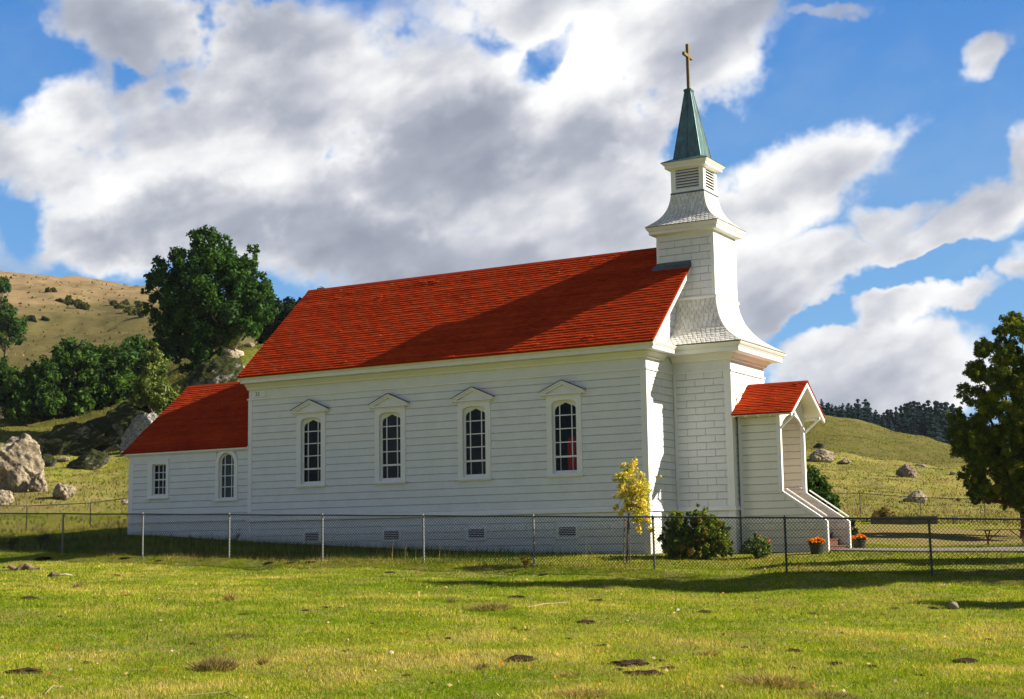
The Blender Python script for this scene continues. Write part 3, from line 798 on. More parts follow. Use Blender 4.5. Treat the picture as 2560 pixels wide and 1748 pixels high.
# small plaque on the frieze near the rear corner
mb = MB(); px0, px1, pz0, pz1 = -12.93, -12.45, 3.635, 3.785
mb.box(px0, px1, -.016, -.004, pz0, pz1)
for (a, b, c, d) in ((px0, px1, pz0-.012, pz0), (px0, px1, pz1, pz1+.01), (px1, px1+.012, pz0-.012, pz1+.01)): mb.box(a, b, -.022, -.004, c, d, (.5, .5, .5))
pl = mb.build('plaque', TRIM, church)
fc = bpy.data.curves.new('plaque_number', 'FONT'); fc.body = '33'; fc.size = .17; fc.extrude = .003
fo = bpy.data.objects.new('font_source', fc); COL.objects.link(fo)
fm = bpy.data.meshes.new_from_object(fo.evaluated_get(bpy.context.evaluated_depsgraph_get())); bpy.data.objects.remove(fo)
fm.materials.clear(); fm.materials.append(mat_simple('grey_lettering', (.16, .18, .17), .8)); fm.name = 'plaque_number'
fo = bpy.data.objects.new('plaque_number', fm); COL.objects.link(fo)
fo.parent = pl; off = Vector((0, 0, 0)); q_ = pl
while q_ is not None: off += q_.location; q_ = q_.parent
fo.location = Vector((-12.83, -.018, 3.65))-off; fo.rotation_euler = (PI/2, 0, 0)

# --- bell tower
TX0, TX1, TY0 = 0.0, 1.639, 1.707
TY1 = 2*YC-TY0
mb = MB()
mb.box(TX0+.003, TX1-.021, TY0+.021, TY1-.021, -1.9, 4.25)
jt = lambda i: [TX0+.37+.26*(i % 2)+.52*k for k in range(3)]
jy = lambda i: [TY0+.43+.26*(i % 2)+.52*k for k in range(5)]
boards(mb, 'x', TY0+.021, -1, .09, TX1-.18, .03, BELT, 19, joints=jt, seed=51)
boards(mb, 'x', TY0+.021, -1, .09, TX1-.18, -1.55, -.085, 8, joints=jt, seed=52)
boards(mb, 'y', TX1-.021, 1, TY0+.18, TY1-.18, .03, BELT, 19, joints=jy, seed=53)
boards(mb, 'y', TX1-.021, 1, TY0+.18, TY1-.18, -1.55, -.085, 8, seed=54)
mb.box(.0, TX1-.0, TY0-.004, TY0+.021, BELT, Z1F); mb.box(TX1-.021, TX1+.004, TY0+.021, TY1-.021, BELT, Z1F)
boards(mb, 'x', TY1-.021, 1, .09, TX1-.18, .03, BELT, 19, seed=55)
tower = mb.build('tower_walls', [WHITE, GROOVE], church)
mb = MB()
for (x0, x1, y0, y1) in ((TX1-.18, TX1+.006, TY0-.006, TY0+.021), (TX1-.021, TX1+.006, TY0+.021, TY0+.18), (TX1-.021, TX1+.006, TY1-.18, TY1-.021), (TX1-.18, TX1+.006, TY1-.021, TY1+.006), (.006, .09, TY0-.006, TY0+.021)):
    mb.box(x0, x1, y0, y1, -1.6, BELT)
mb.box(.02, TX1+.035, TY0-.035, TY0+.021, BELT-.03, BELT+.012); mb.box(TX1-.02, TX1+.035, TY0+.021, TY1+.035, BELT-.03, BELT+.012)
for y0, y1, x0, x1 in ((TY0-.055, TY0, .05, TX1+.055), (TY0, TY1+.055, TX1, TX1+.055)):
    mb.box(x0, x1, y0, y1, -.085, -.035); mb.box(x0, x1-.025 if x0 < 1 else x1-.025, y0+.025 if y0 < TY0 else y0, y1, -.035, .03)
mb.build('tower_trim', TRIM, church)
def ring(x0, x1, y0, y1): return [(x0, y0, -1, -1), (x1, y0, 1, -1), (x1, y1, 1, 1), (x0, y1, -1, 1)]
mb = MB()
TPROF = [(0, Z1F), (.055, Z1F+.01), (.075, Z1F+.06), (.17, 3.985), (.18, 4.0), (.405, 4.012), (.405, 4.115), (.395, 4.122), (.425, 4.14), (.44, 4.165), (.46, 4.175), (.50, 4.225), (.50, 4.24), (.3, 4.25), (0, 4.25)]
sweep(mb, ring(TX0+.0, TX1, TY0, TY1)[1:3], TPROF)
sweep(mb, [(-.0, TY0, 0, -1), (TX1, TY0, 1, -1)], TPROF); sweep(mb, [(TX1, TY1, 1, 1), (0, TY1, 0, 1)], TPROF)
mb.build('tower_cornice', TRIM, church)
# flared shingle skirts
def flare_off(h):  # h 0..1 from top to bottom -> offset fraction
    hs = [0, .208, .416, .6, .753, .87, .95, 1.0]; os_ = [0, .045, .135, .285, .47, .69, .86, 1.0]
    return float(np.interp(h, hs, os_))
def smooth_off(h): return (flare_off(max(0, h-.03))+flare_off(min(1, h+.03))+flare_off(h))/3 if 0 < h < 1 else flare_off(h)
def flare(name, bx, by, tx, ty, z0, z1, rows, sw, backclip=None, mat=WEATHERED):
    """bx=(x0,x1) by=(y0,y1) at z0 (bottom); tx, ty at z1 (top)"""
    mb = MB(); K = 16; rings = []
    for i in range(K+1):
        h = i/K; o = smooth_off(h); z = z1+(z0-z1)*h
        rings.append([(tx[0]+(bx[0]-tx[0])*o, ty[0]+(by[0]-ty[0])*o, z), (tx[1]+(bx[1]-tx[1])*o, ty[0]+(by[0]-ty[0])*o, z),
                      (tx[1]+(bx[1]-tx[1])*o, ty[1]+(by[1]-ty[1])*o, z), (tx[0]+(bx[0]-tx[0])*o, ty[1]+(by[1]-ty[1])*o, z)])
    vs = [p for r in rings for p in r]; fs = []
    for i in range(K):
        for k in range(4): fs.append((i*4+k, i*4+(k+1) % 4, (i+1)*4+(k+1) % 4, (i+1)*4+k))
    fs.append((0, 1, 2, 3)); fs.append(tuple(range(K*4, K*4+4))[::-1])
    mb.add(vs, fs, (.55, .54, .52))
    # arc length table for the rows
    hh = np.linspace(0, 1, 200); oo = np.array([smooth_off(h) for h in hh])
    run = max(by[0]-ty[0], ty[0]-by[0], key=abs); pz = z1+(z0-z1)*hh; po = abs(run)*oo
    s = np.concatenate([[0], np.cumsum(np.hypot(np.diff(pz), np.diff(po)))]); S = s[-1]
    rnd = random.Random(int(z0*100))
    def P(side, h, t):     # t 0..1 along side
        o = smooth_off(h); z = z1+(z0-z1)*h
        X0, X1 = tx[0]+(bx[0]-tx[0])*o, tx[1]+(bx[1]-tx[1])*o; Y0, Y1 = ty[0]+(by[0]-ty[0])*o, ty[1]+(by[1]-ty[1])*o
        return {0: Vector((X0+(X1-X0)*t, Y0, z)), 1: Vector((X1, Y0+(Y1-Y0)*t, z)), 2: Vector((X1+(X0-X1)*t, Y1, z)), 3: Vector((X0, Y1+(Y0-Y1)*t, z))}[side]
    for side in range(4):
        if side == 3 and backclip: continue
        for r in range(rows):
            sa, sb = S*(r+1)/rows, S*max(0, r-.1)/rows
            ha, hb = float(np.interp(sa, s, hh)), float(np.interp(sb, s, hh))
            wid = (P(side, ha, 1)-P(side, ha, 0)).length; n = max(3, round(wid/sw)); shift = .5 if r % 2 else 0
            for k in range(-1, n+1):
                t0, t1 = (k+shift)/n, (k+1+shift)/n-.012/ wid
                t0, t1 = max(t0, .0), min(t1, 1.0)
                if t1-t0 < .25/n: continue
                a0, a1, b0, b1 = P(side, ha, t0), P(side, ha, t1), P(side, hb, t0), P(side, hb, t1)
                nrm = (a1-a0).cross(b0-a0).normalized()
                cdir = Vector(((tx[0]+tx[1])/2, (ty[0]+ty[1])/2, a0.z))-a0
                if nrm.dot(cdir) > 0: nrm = -nrm
                tt = rnd.uniform(.013, .02); up = (b0-a0)
                c = (t1-t0)*.24; clipz = .30
                pa = P(side, ha, t0+c); pb = P(side, ha, t1-c)
                l0 = a0+up*clipz; l1 = a1+(b1-a1)*clipz
                o1 = nrm*tt; o2 = nrm*tt*.75; o3 = nrm*.003
                kcol = rnd.uniform(.86, 1.08); col = (kcol, kcol, kcol*.99)
                top = [pa+o1, pb+o1, l1+o2, b1+o3, b0+o3, l0+o2]; bot = [pa, pb, l1, l0]
                v = top+bot
                mb.add(v, [(0, 1, 2, 3, 4, 5), (6, 7, 1, 0), (7, 8, 2, 1), (9, 6, 0, 5)], col)
    # hip caps
    for (side, t) in ((0, 1.0), (1, 1.0), (0, 0.0)):
        if backclip and t == 0.0: continue
        pts = [P(side, h, t) for h in np.linspace(0.02, .99, 16)]
        mb.tube(pts, .016, 6, (.9, .9, .9))
    return mb.build(name, mat, church)
def mat_shake():
    m, nt, out = newmat('painted_shakes'); P = objco(nt); c = colattr(nt)
    n1 = noise(nt, 3, 7, .7, P); n2 = noise(nt, 25, 5, .7, scalevec(nt, P, (1, 1, .4)))
    b = mix(nt, ramp(nt, n1, [(.4, 0), (.7, 1)]), (.76, .75, .71), (.62, .60, .55))
    b = mix(nt, ramp(nt, n2, [(.55, 0), (.75, .5)]), b, (.42, .38, .32)); b = mix(nt, 1.0, b, c, 'MULTIPLY')
    principled(nt, out, b, .8, .2, bump(nt, n2, .4, .006)); return m
SHAKE = mat_shake()
UX0, UX1, UY0 = -.56, 1.112, 2.148
UY1 = 2*YC-UY0
flare('lower_flared_skirt', (-.0, TX1+.515), (TY0-.53, TY1+.53), (-.0, UX1), (UY0, UY1), 4.262, 5.632, 15, .135, True, SHAKE)
mb = MB()
mb.box(UX0+.02, UX1-.021, UY0+.021, UY1-.021, 4.9, 7.55)
ju = lambda i: [UX0+.30+.24*(i % 2)+.48*k for k in range(4)]
jv = lambda i: [UY0+.30+.24*(i % 2)+.48*k for k in range(4)]
boards(mb, 'x', UY0+.021, -1, UX0+.08, UX1-.09, 5.70, 7.285, 8, joints=ju, seed=61)
boards(mb, 'y', UX1-.021, 1, UY0+.09, UY1-.09, 5.70, 7.285, 8, joints=jv, seed=62)
boards(mb, 'x', UY1-.021, 1, UX0+.08, UX1-.09, 5.70, 7.285, 8, seed=63); boards(mb, 'y', UX0+.02, -1, UY0+.09, UY1-.09, 6.4, 7.285, 5, seed=64)
mb.box(UX0, UX1, UY0-.003, UY0+.021, 7.285, 7.5); mb.box(UX1-.021, UX1+.003, UY0+.021, UY1-.021, 7.285, 7.5); mb.box(UX0, UX0+.02, UY0+.021, UY1-.021, 7.285, 7.5)
mb.build('upper_tower_walls', [WHITE, GROOVE], church)
mb = MB()
for (x0, x1, y0, y1) in ((UX1-.09, UX1+.005, UY0-.005, UY0+.021), (UX1-.021, UX1+.005, UY0+.021, UY0+.09), (UX1-.021, UX1+.005, UY1-.09, UY1+.005), (UX0-.005, UX0+.08, UY0-.005, UY0+.021), (UX0-.005, UX0+.02, UY0+.021, UY0+.1)):
    mb.box(x0, x1, y0, y1, 5.69, 7.285)
sweep(mb, ring(UX0+.5, UX1, UY0, UY1), [(0, 5.60), (.04, 5.61), (.05, 5.645), (.03, 5.69), (0, 5.70)], closed=True)
mb.build('upper_tower_trim', TRIM, church)
# flashing at the roof joint
mb = MB()
rz = lambda y: NZ0+(y-NY0)*sl
mb.prism([(UX0-.1, UY0-.15, rz(UY0-.15)+.022), (UX0-.1, UY0+.0, rz(UY0)+.022), (UX0-.1, UY0+.0, rz(UY0)+.034), (UX0-.1, UY0-.15, rz(UY0-.15)+.034)], (0, 0, 0), (.46-UX0+.1, 0, 0))
mb.prism([(UX0, UY0-.015, rz(UY0)+.02), (UX0, UY0-.006, rz(UY0)+.10), (UX0, UY0-.0, rz(UY0)+.10), (UX0, UY0, rz(UY0)+.02)], (0, 0, 0), (.44-UX0, 0, 0))
mb.build('roof_flashing', FLASH, church)
mb = MB()
UPROF = [(0, 7.45), (.03, 7.455), (.13, 7.478), (.155, 7.482), (.155, 7.555), (.15, 7.56), (.175, 7.575), (.225, 7.655), (.225, 7.672), (.1, 7.70), (0, 7.70)]
sweep(mb, ring(UX0, UX1, UY0, UY1), UPROF, closed=True)
mb.build('upper_cornice', TRIM, church)
BX0, BX1, BY0 = -.213, .751, 2.466
BY1 = 2*YC-BY0
flare('upper_flared_skirt', (UX0-.235, UX1+.24), (UY0-.245, UY1+.245), (BX0, BX1), (BY0, BY1), 7.685, 8.645, 11, .125, False, SHAKE)
# belfry
mb = MB()
lx0, lx1, ly0, ly1, lz0, lz1 = -.075, .615, 2.625, 2*YC-2.625, 8.76, 9.32
th = .06
for y0, y1 in ((BY0, BY0+th), (BY1-th, BY1)):
    mb.box(BX0, lx0, y0, y1, 8.63, 9.40); mb.box(lx1, BX1, y0, y1, 8.63, 9.40); mb.box(lx0, lx1, y0, y1, 8.63, lz0); mb.box(lx0, lx1, y0, y1, lz1, 9.40)
for x0, x1 in ((BX0, BX0+th), (BX1-th, BX1)):
    mb.box(x0+.001, x1-.001, BY0+th, ly0, 8.63, 9.40); mb.box(x0+.001, x1-.001, ly1, BY1-th, 8.63, 9.40); mb.box(x0+.001, x1-.001, ly0, ly1, 8.63, lz0); mb.box(x0+.001, x1-.001, ly0, ly1, lz1, 9.40)
bel = mb.build('belfry', TRIM, church)
mb = MB()
for k in range(7):
    z = lz0+.005+k*.08
    mb.prism([(lx0, BY0+.005, z), (lx0, BY0+.07, z+.062), (lx0, BY0+.078, z+.054), (lx0, BY0+.013, z-.008)], (0, 0, 0), (lx1-lx0, 0, 0))
    mb.prism([(BX1-.005, ly0, z), (BX1-.07, ly0, z+.062), (BX1-.078, ly0, z+.054), (BX1-.013, ly0, z-.008)], (0, 0, 0), (0, ly1-ly0, 0))
    mb.prism([(lx0, BY1-.005, z), (lx0, BY1-.07, z+.062), (lx0, BY1-.078, z+.054), (lx0, BY1-.013, z-.008)], (0, 0, 0), (lx1-lx0, 0, 0))
mb.build('louvres', TRIM, bel)
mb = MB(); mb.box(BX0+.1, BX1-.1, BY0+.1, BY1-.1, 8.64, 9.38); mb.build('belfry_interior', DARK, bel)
mb = MB(); sweep(mb, ring(BX0, BX1, BY0, BY1), [(0, 8.635), (.02, 8.635), (.02, 8.675), (0, 8.68)], closed=True); mb.build('belfry_base_flashing', FLASH, bel)
mb = MB()
sweep(mb, ring(BX0, BX1, BY0, BY1), [(0, 9.33), (.02, 9.335), (.10, 9.36), (.125, 9.362), (.125, 9.425), (.12, 9.43), (.14, 9.44), (.195, 9.50), (.195, 9.515), (0, 9.53)], closed=True)
mb.build('belfry_cornice', TRIM, church)
# copper roof and spire
SX, SY = .245, YC
mb = MB()
def sq(cx, cy, hx, hy, z): return [(cx-hx, cy-hy, z), (cx+hx, cy-hy, z), (cx+hx, cy+hy, z), (cx-hx, cy+hy, z)]
r0 = sq((BX0+BX1)/2, YC, (BX1-BX0)/2+.21, (BX1-BX0)/2+.21, 9.517); r1 = sq((BX0+BX1)/2, YC, (BX1-BX0)/2+.21, (BX1-BX0)/2+.21, 9.535)
r2 = sq(.255, YC, .43, .43, 9.66)
vs = r0+r1+r2; fs = []
for i in range(2):
    for k in range(4): fs.append((i*4+k, i*4+(k+1) % 4, (i+1)*4+(k+1) % 4, (i+1)*4+k))
fs += [(3, 2, 1, 0), (8, 9, 10, 11)]
mb.add(vs, fs); mb.build('spire_base_roof', COPPER, church)
mb = MB()
b0 = sq(.255, YC, .41, .41, 9.65); b1 = sq(.20, YC, .085, .085, 11.66)
mb.add(b0+b1, [(0, 1, 5, 4), (1, 2, 6, 5), (2, 3, 7, 6), (3, 0, 4, 7), (4, 5, 6, 7), (3, 2, 1, 0)])
for k in range(4): mb.tube([b0[k], b1[k]], .013, 6)
for k in range(4):
    a = Vector(b0[k]).lerp(Vector(b0[(k+1) % 4]), .5); b = Vector(b1[k]).lerp(Vector(b1[(k+1) % 4]), .5)
    mb.tube([a, b], .010, 6)
spire = mb.build('spire', COPPER, church)
mb = MB(); mb.box(.20-.115, .20+.115, YC-.115, YC+.115, 11.645, 11.70); mb.box(.20-.085, .20+.085, YC-.085, YC+.085, 11.70, 11.725); mb.build('spire_cap', COPPER, church)
mb = MB()
mb.box(.160, .240, YC-.036, YC+.036, 11.72, 13.03); mb.box(.163, .237, YC-.30, YC-.036, 12.645, 12.73); mb.box(.163, .237, YC+.036, YC+.30, 12.645, 12.73)
mb.build('cross', GILT, church)

# --- porch and stair
PX1, PY0 = 2.832, 1.985
PY1 = 2*YC-PY0
PXS, ZG = 3.978, -1.45
mb = MB()
fl = .15
def wing(mb, y0, y1):
    mb.prism([(TX1+.06, y0, ZG), (PXS-.02, y0, ZG), (PXS-.02, y0, -.44), (PX1-.01, y0, .345), (PX1-.01, y0, 2.56), (TX1+.06, y0, 2.56)], (0, 0, 0), (0, y1-y0, 0))
wing(mb, PY0+.021, PY0+.09); wing(mb, PY1-.09, PY1-.021)
pcl = lambda za, zb: (TX1+.12, (PX1-.10 if za > .30 else min(PXS-.03, PX1+(.345-zb)*1.42)))
for out, yy in ((-1, PY0+.021), (1, PY1-.021)):
    boards(mb, 'x', yy, out, 0, 0, .375, 2.50, 11, clip=pcl, seed=71)
    boards(mb, 'x', yy, out, 0, 0, -1.37, .325, 9, clip=pcl, seed=72)
    mb.box(TX1+.06, PX1-.02, *sorted((yy, yy+out*.028)), .325, .372)
for out, yy in ((1, PY0+.09), (-1, PY1-.09)):
    boards(mb, 'x', yy, out, 0, 0, -1.37, 2.45, 20, clip=lambda za, zb: (TX1+.03, (PX1-.10 if za > .30 else min(PXS-.05, PX1+(.345-zb)*1.42-.02))), seed=73)
mb.box(TX1+.003, TX1+.03, PY0+.09, PY1-.09, -.05, 2.9)   # back wall round the door
mb.build('porch_walls', [PINEWALL, GROOVE], church)
for y0, y1 in ((PY0-.004, PY0+.10), (PY1-.10, PY1+.004)):   # posts with the caps of the stair walls
    mb = MB(); mb.box(PX1-.10, PX1+.006, y0, y1, .33, 2.42)
    mb.prism([(PX1-.02, y0, .33), (PX1+.006, y0, .375), (PXS, y0, -.405), (PXS+.004, y0, -.44), (PXS+.004, y0, ZG), (PXS-.07, y0, ZG), (PXS-.07, y0, -.46)], (0, 0, 0), (0, y1-y0, 0))
    mb.build('porch_post', TRIM, church)
mb = MB(); mb.box(TX1+.05, TX1+.13, PY0-.006, PY0+.021, ZG, 2.45)
mb.build('porch_corner_board', TRIM, church)
# arched spandrel under the gable
mb = MB(); n = 16; yc0, yc1 = PY0+.10, PY1-.10
low = [(yc0+(yc1-yc0)*i/n, 2.02+.39*math.sin(PI*i/n)**.6) for i in range(n+1)]
zt = lambda y: 3.16-abs(y-YC)*.656
vs = []
for y, z in low: vs += [(PX1-.05, y, z), (PX1-.05, y, zt(y)), (PX1+.0, y, z), (PX1+.0, y, zt(y))]
fs = []
for i in range(n):
    a, b = 4*i, 4*i+4; fs += [(a, a+1, b+1, b), (a+2, b+2, b+3, a+3), (a, b, b+2, a+2), (a+1, a+3, b+3, b+1)]
mb.add(vs, fs); mb.box(PX1-.05, PX1, PY0, yc0, 2.02, 2.50); mb.box(PX1-.05, PX1, yc1, PY1, 2.02, 2.50)
mb.build('porch_arch', TRIM, church)
gable_roof('porch_roof', TX1+.01, 3.30, 1.595, 2.372, YC, 3.262, .098, 81, th=.03)
psl = (3.262-2.372)/(YC-1.595)
mb = MB()
for q in (1, -1):
    ye = YC-q*(YC-1.595)
    for (a, b, x0, x1) in ((.035, .125, 3.245, 3.285),):
        mb.prism([(x0, ye-q*.0, 2.372-a), (x0, YC, 3.262-a), (x0, YC, 3.262-b-.02), (x0, ye+q*.02, 2.372-b)], (0, 0, 0), (x1-x0, 0, 0))
mb.build('porch_barge_board', TRIM, church)
mb = MB()
for q in (1, -1):
    ye = YC-q*(YC-1.595)
    mb.prism([(TX1+.02, ye+q*.03, 2.372-.032), (TX1+.02, YC, 3.262-.032), (TX1+.02, YC, 3.262-.05), (TX1+.02, ye+q*.03, 2.372-.05)], (0, 0, 0), (3.24-TX1-.02, 0, 0))
mb.build('porch_roof_boarding', SOFFIT, church)
for q in (1, -1):
    ye = YC-q*(YC-1.595)
    for X in (1.70, 2.03, 2.36, 2.69):
        mb = MB(); mb.bar((X, ye+q*.05, 2.372+.05*psl-.085), (X, ye+q*.45, 2.372+.45*psl-.085), .045, .07); mb.build('rafter_tail', TRIM, church)
for q, yy in ((1, PY0-.02), (-1, PY1+.02)):
    mb = MB()
    ze = 2.372+(abs(yy-YC)*-1+(YC-1.595))*psl-.12
    mb.bar((PX1-.05, yy, 2.36), (3.26, yy, 2.36), .055, .06)
    mb.bar((PX1-.0, yy, 1.98), (3.25, yy, 2.34), .055, .05)
    mb.build('roof_bracket', TRIM, church)
mb = MB(); mb.box(PX1, PX1+.42, YC-.03, YC+.03, 3.06, 3.12)
mb.build('ridge_beam', TRIM, church)
for yy in (YC-.55, YC+.55):
    mb = MB(); mb.box(PX1+.0, PX1+.06, yy-.03, yy+.03, 2.66, 2.72); mb.build('beam_end', TRIM, church)
# rails on the stair walls
for yy, s in ((PY0+.17, 1), (PY1+.06, -1)):
    mb = MB(); o = .10
    mb.tube([(PX1+.05, yy, .345-.035+o+.03), (PXS-.06, yy, -.44+.03+o+.03)], .019, 8)
    for f in (.18, .88):
        x = PX1+.05+(PXS-PX1-.11)*f; z = .41+(-.79+.0)*f*1.0
        mb.tube([(x, yy, z-.06), (x, PY0+.05 if s > 0 else PY1-.05, z-.13)], .01, 6)
    mb.build('handrail', TRIM, church)
mb = MB(); mb.tube([(TX1+.15, PY1-.16, .50), (PX1-.1, PY1-.16, .50)], .02, 8); mb.tube([(PX1-.2, PY1-.16, .5), (PX1-.2, PY1-.1, .44)], .01, 6)
mb.build('handrail', TRIM, church)
# steps
mb = MB(); ns = 7; zt0, zt1 = -1.19, -.02
for k in range(ns):
    z = zt0+(zt1-zt0)*(k+1)/ns; x = PXS-.10-(PXS-.10-PX1+.1)*k/(ns-1)*.99
    mb.box(TX1+.04, x, PY0+.115, PY1-.115, zt0-.3 if k == 0 else z-(zt1-zt0)/ns-.0, z-.03, mi=0)
    mb.box(TX1+.04, x+.025, PY0+.115, PY1-.115, z-.03, z, mi=1)
mb.build('steps', [REDDOOR, mat_simple('worn_tread', (.10, .06, .045), .6)], church)
# door inside the porch
mb = MB(); mb.box(TX1+.03, TX1+.06, YC-.48, YC+.48, .0, 2.15); dr = mb.build('door', REDDOOR, church)
mb = MB(); mb.lathe([(.0, 0), (.03, .01), (.03, .04), (0, .05)], 0, 0, 10)
mb.v = [(TX1+.06+z, YC-.38+x, 1.0+y) for x, y, z in mb.v]; mb.build('door_knob', GILT, dr)
mb = MB(); mb.box(TX1+.03, TX1+.07, YC-.56, YC-.48, .0, 2.23); mb.box(TX1+.03, TX1+.07, YC+.48, YC+.56, .0, 2.23); mb.box(TX1+.03, TX1+.07, YC-.48, YC+.48, 2.15, 2.23)
mb.build('door_frame', TRIM, dr)
# ------------------------------------------------------------------ path
def strip_on_ground(name, pts, w, lift, mat, thick=.05):
    mb = MB(); prev = None; vs = []; fs = []
    for i, (x, y) in enumerate(pts):
        a = pts[max(0, i-1)]; b = pts[min(len(pts)-1, i+1)]; d = Vector((b[0]-a[0], b[1]-a[1])).normalized(); n = Vector((-d.y, d.x))
        for s in (-1, 1):
            px, py = x+n.x*s*w/2, y+n.y*s*w/2; z = H(px, py)
            vs += [(px, py, z+lift), (px, py, z-.1)]
    for i in range(len(pts)-1):
        a = 4*i; b = a+4; fs += [(a, b, b+2, a+2), (a, a+1, b+1, b), (a+2, b+2, b+3, a+3)]
    mb.add(vs, fs); return mb.build(name, mat)
tag(strip_on_ground('path', [(4.0+.5*k, 2.92) for k in range(44)], 1.75, .045, CONC), kind='structure')

# ------------------------------------------------------------------ fences
def chain_fence(name, pts, hgt, label, group=None, pitch=.078, wr=.0041, post_mat=STEEL, rail_mat=DARKSTEEL, postr=.024, sides=None):
    """pts: list of (x, y, ztop, zbase) post positions"""
    root = empty(name, (pts[0][0], pts[0][1], pts[0][3]), label, 'fence', group)
    pme = None
    for i, (x, y, zt_, zb) in enumerate(pts):
        mb = MB(); lean = random.uniform(-.012, .012)
        mb.tube([(x, y, zb-.15), (x+lean, y, zt_-.03)], postr, 10)
        mb.tube([(x+lean, y, zt_-.05), (x+lean, y, zt_+.022)], postr*1.35, 10); mb.tube([(x+lean, y, zt_+.02), (x+lean, y, zt_+.045)], [postr*.9, postr*.3], 8)
        for f in (.25, .5, .75):
            zz = zb+(zt_-zb)*f; mb.tube([(x, y, zz-.006), (x, y, zz+.006)], postr*1.25, 8)
        mb.build('post', DARKSTEEL if (x > .5 and y < 0) else post_mat, root)  # darker steel on the right stands in for shade on the posts
    mb = MB()
    for a, b in zip(pts[:-1], pts[1:]):
        m = [(a[k]+b[k])/2 for k in range(3)]
        mb.tube([a[:3], (m[0], m[1], m[2]-.008), b[:3]], .0205, 8, cap=False)
    mb.build('top_rail', rail_mat, root)
    mb = MB()
    for a, b in zip(pts[:-1], pts[1:]):
        A_ = Vector(a[:3]); B_ = Vector(b[:3]); A0 = Vector((a[0], a[1], a[3])); B0 = Vector((b[0], b[1], b[3]))
        Ln = (B_-A_).length; Hh = a[2]-a[3]-.03; rise = Hh/Ln; off = Vector((0, -.028, 0))
        n = int(Ln/pitch)
        for s in (1, -1):
            for k in range(-int(Hh/pitch)-1, n+int(Hh/pitch)+2):
                t0, t1 = k*pitch/Ln, k*pitch/Ln+s*Hh/Ln
                z0_, z1_ = 0.0, 1.0
                if t0 < 0: z0_ = (0-t0)/(t1-t0) if t1 != t0 else 0; 
                if t0 > 1: z0_ = (1-t0)/(t1-t0)
                if t1 < 0: z1_ = (0-t0)/(t1-t0)
                if t1 > 1: z1_ = (1-t0)/(t1-t0)
                if z0_ > 1 or z1_ < 0 or z1_-z0_ < .01 or z0_ < 0 or z1_ > 1: continue
                def Q(q):
                    t = t0+(t1-t0)*q; lo = A0.lerp(B0, t)+Vector((0, 0, .03)); hi = A_.lerp(B_, t)
                    return lo.lerp(hi, q)+off+Vector((0, s*.0022, 0))
                mb.tube([Q(z0_), Q(z1_)], wr, 3, cap=False)
        for z in (.03, ):
            mb.tube([A0+Vector((0, 0, z))+off, B0+Vector((0, 0, z))+off], .002, 4, cap=False)
    mb.build('wire_mesh', WIRE, root)
    return root
fp = []
for i in range(-2, 13):
    X = -16.3+i*3.05; zt_ = fence_top(X) if X < 12 else fence_top(12)-.02*(X-12)
    fp.append((X, -4.2, zt_, H(X, -4.2)))
# right-hand posts get a darker steel that paints in the tree shade
chain_fence('chain_link_fence', fp, 1.2, 'long chain link fence crossing the pasture in front of the church')
bl = []
for k in range(-3, 7):
    x, y = -37.0+k*2.66, 17.1+k*1.5; z = H(x, y); bl.append((x, y, z+1.2, z))
chain_fence('chain_link_fence', bl, 1.2, 'dark chain link fence climbing behind the annex towards the boulders', post_mat=DARKSTEEL, wr=.003, pitch=.11)
br = []
for k in range(-3, 8):
    x, y = -9.0+k*3.55, 48.2-k*.62; z = H(x, y); br.append((x, y, z+1.2, z))
chain_fence('chain_link_fence', br, 1.2, 'distant chain link fence behind the picnic table and concrete wall', post_mat=DARKSTEEL, wr=.003, pitch=.11)

# ------------------------------------------------------------------ foliage
def leaf_quads(C, nrm, size, asp=.6, rg=rng):
    """leaf diamonds at centres C with normals nrm"""
    n = len(C); r = rg.normal(size=(n, 3)); t = np.cross(nrm, r); t /= np.linalg.norm(t, axis=1, keepdims=True)+1e-9
    b = np.cross(nrm, t); size = np.asarray(size).reshape(-1, 1)*np.ones((n, 1))
    bend = nrm*size*.18
    v = np.stack([C-t*size, C-b*size*asp-bend*.4, C+t*size, C+b*size*asp+bend*.4], 1)
    return v.reshape(-1, 3)
def crown(blobs, n, size, palette, seed, sub=9, subr=.40, fill=.5, asp=.6, up=.3):
    rg = np.random.default_rng(seed); B = np.array(blobs, float)  # x y z r
    w = B[:, 3]**2; w /= w.sum()
    subs = []
    for b in B:
        m = max(4, int(sub*(1+.0*b[3])))
        d = rg.normal(size=(m, 3)); d /= np.linalg.norm(d, axis=1, keepdims=True)
        rad = b[3]*(fill+(1.0-fill)*rg.random(m)**.5)*.82
        c = b[:3]+d*rad[:, None]*1.08*np.array([1, 1, .95]); rr = b[3]*subr*rg.uniform(.7, 1.3, m)
        subs.append(np.concatenate([c, rr[:, None]], 1))
    S = np.concatenate(subs); ws = S[:, 3]**2; ws /= ws.sum()
    idx = rg.choice(len(S), n, p=ws)
    d = rg.normal(size=(n, 3)); d /= np.linalg.norm(d, axis=1, keepdims=True)
    C = S[idx, :3]+d*(S[idx, 3]*rg.random(n)**.45)[:, None]
    nr = d*.8+rg.normal(size=(n, 3))*.6+np.array([0, 0, up]); nr /= np.linalg.norm(nr, axis=1, keepdims=True)
    pal = np.array(palette, float); pk = rg.integers(0, len(pal), len(S))
    base = pal[pk[idx]]*.65+pal[rg.integers(0, len(pal), n)]*.35
    col = base*rg.uniform(.65, 1.35, (n, 1))
    return leaf_quads(C, nr, size*rg.uniform(.6, 1.3, n), asp, rg), col, S
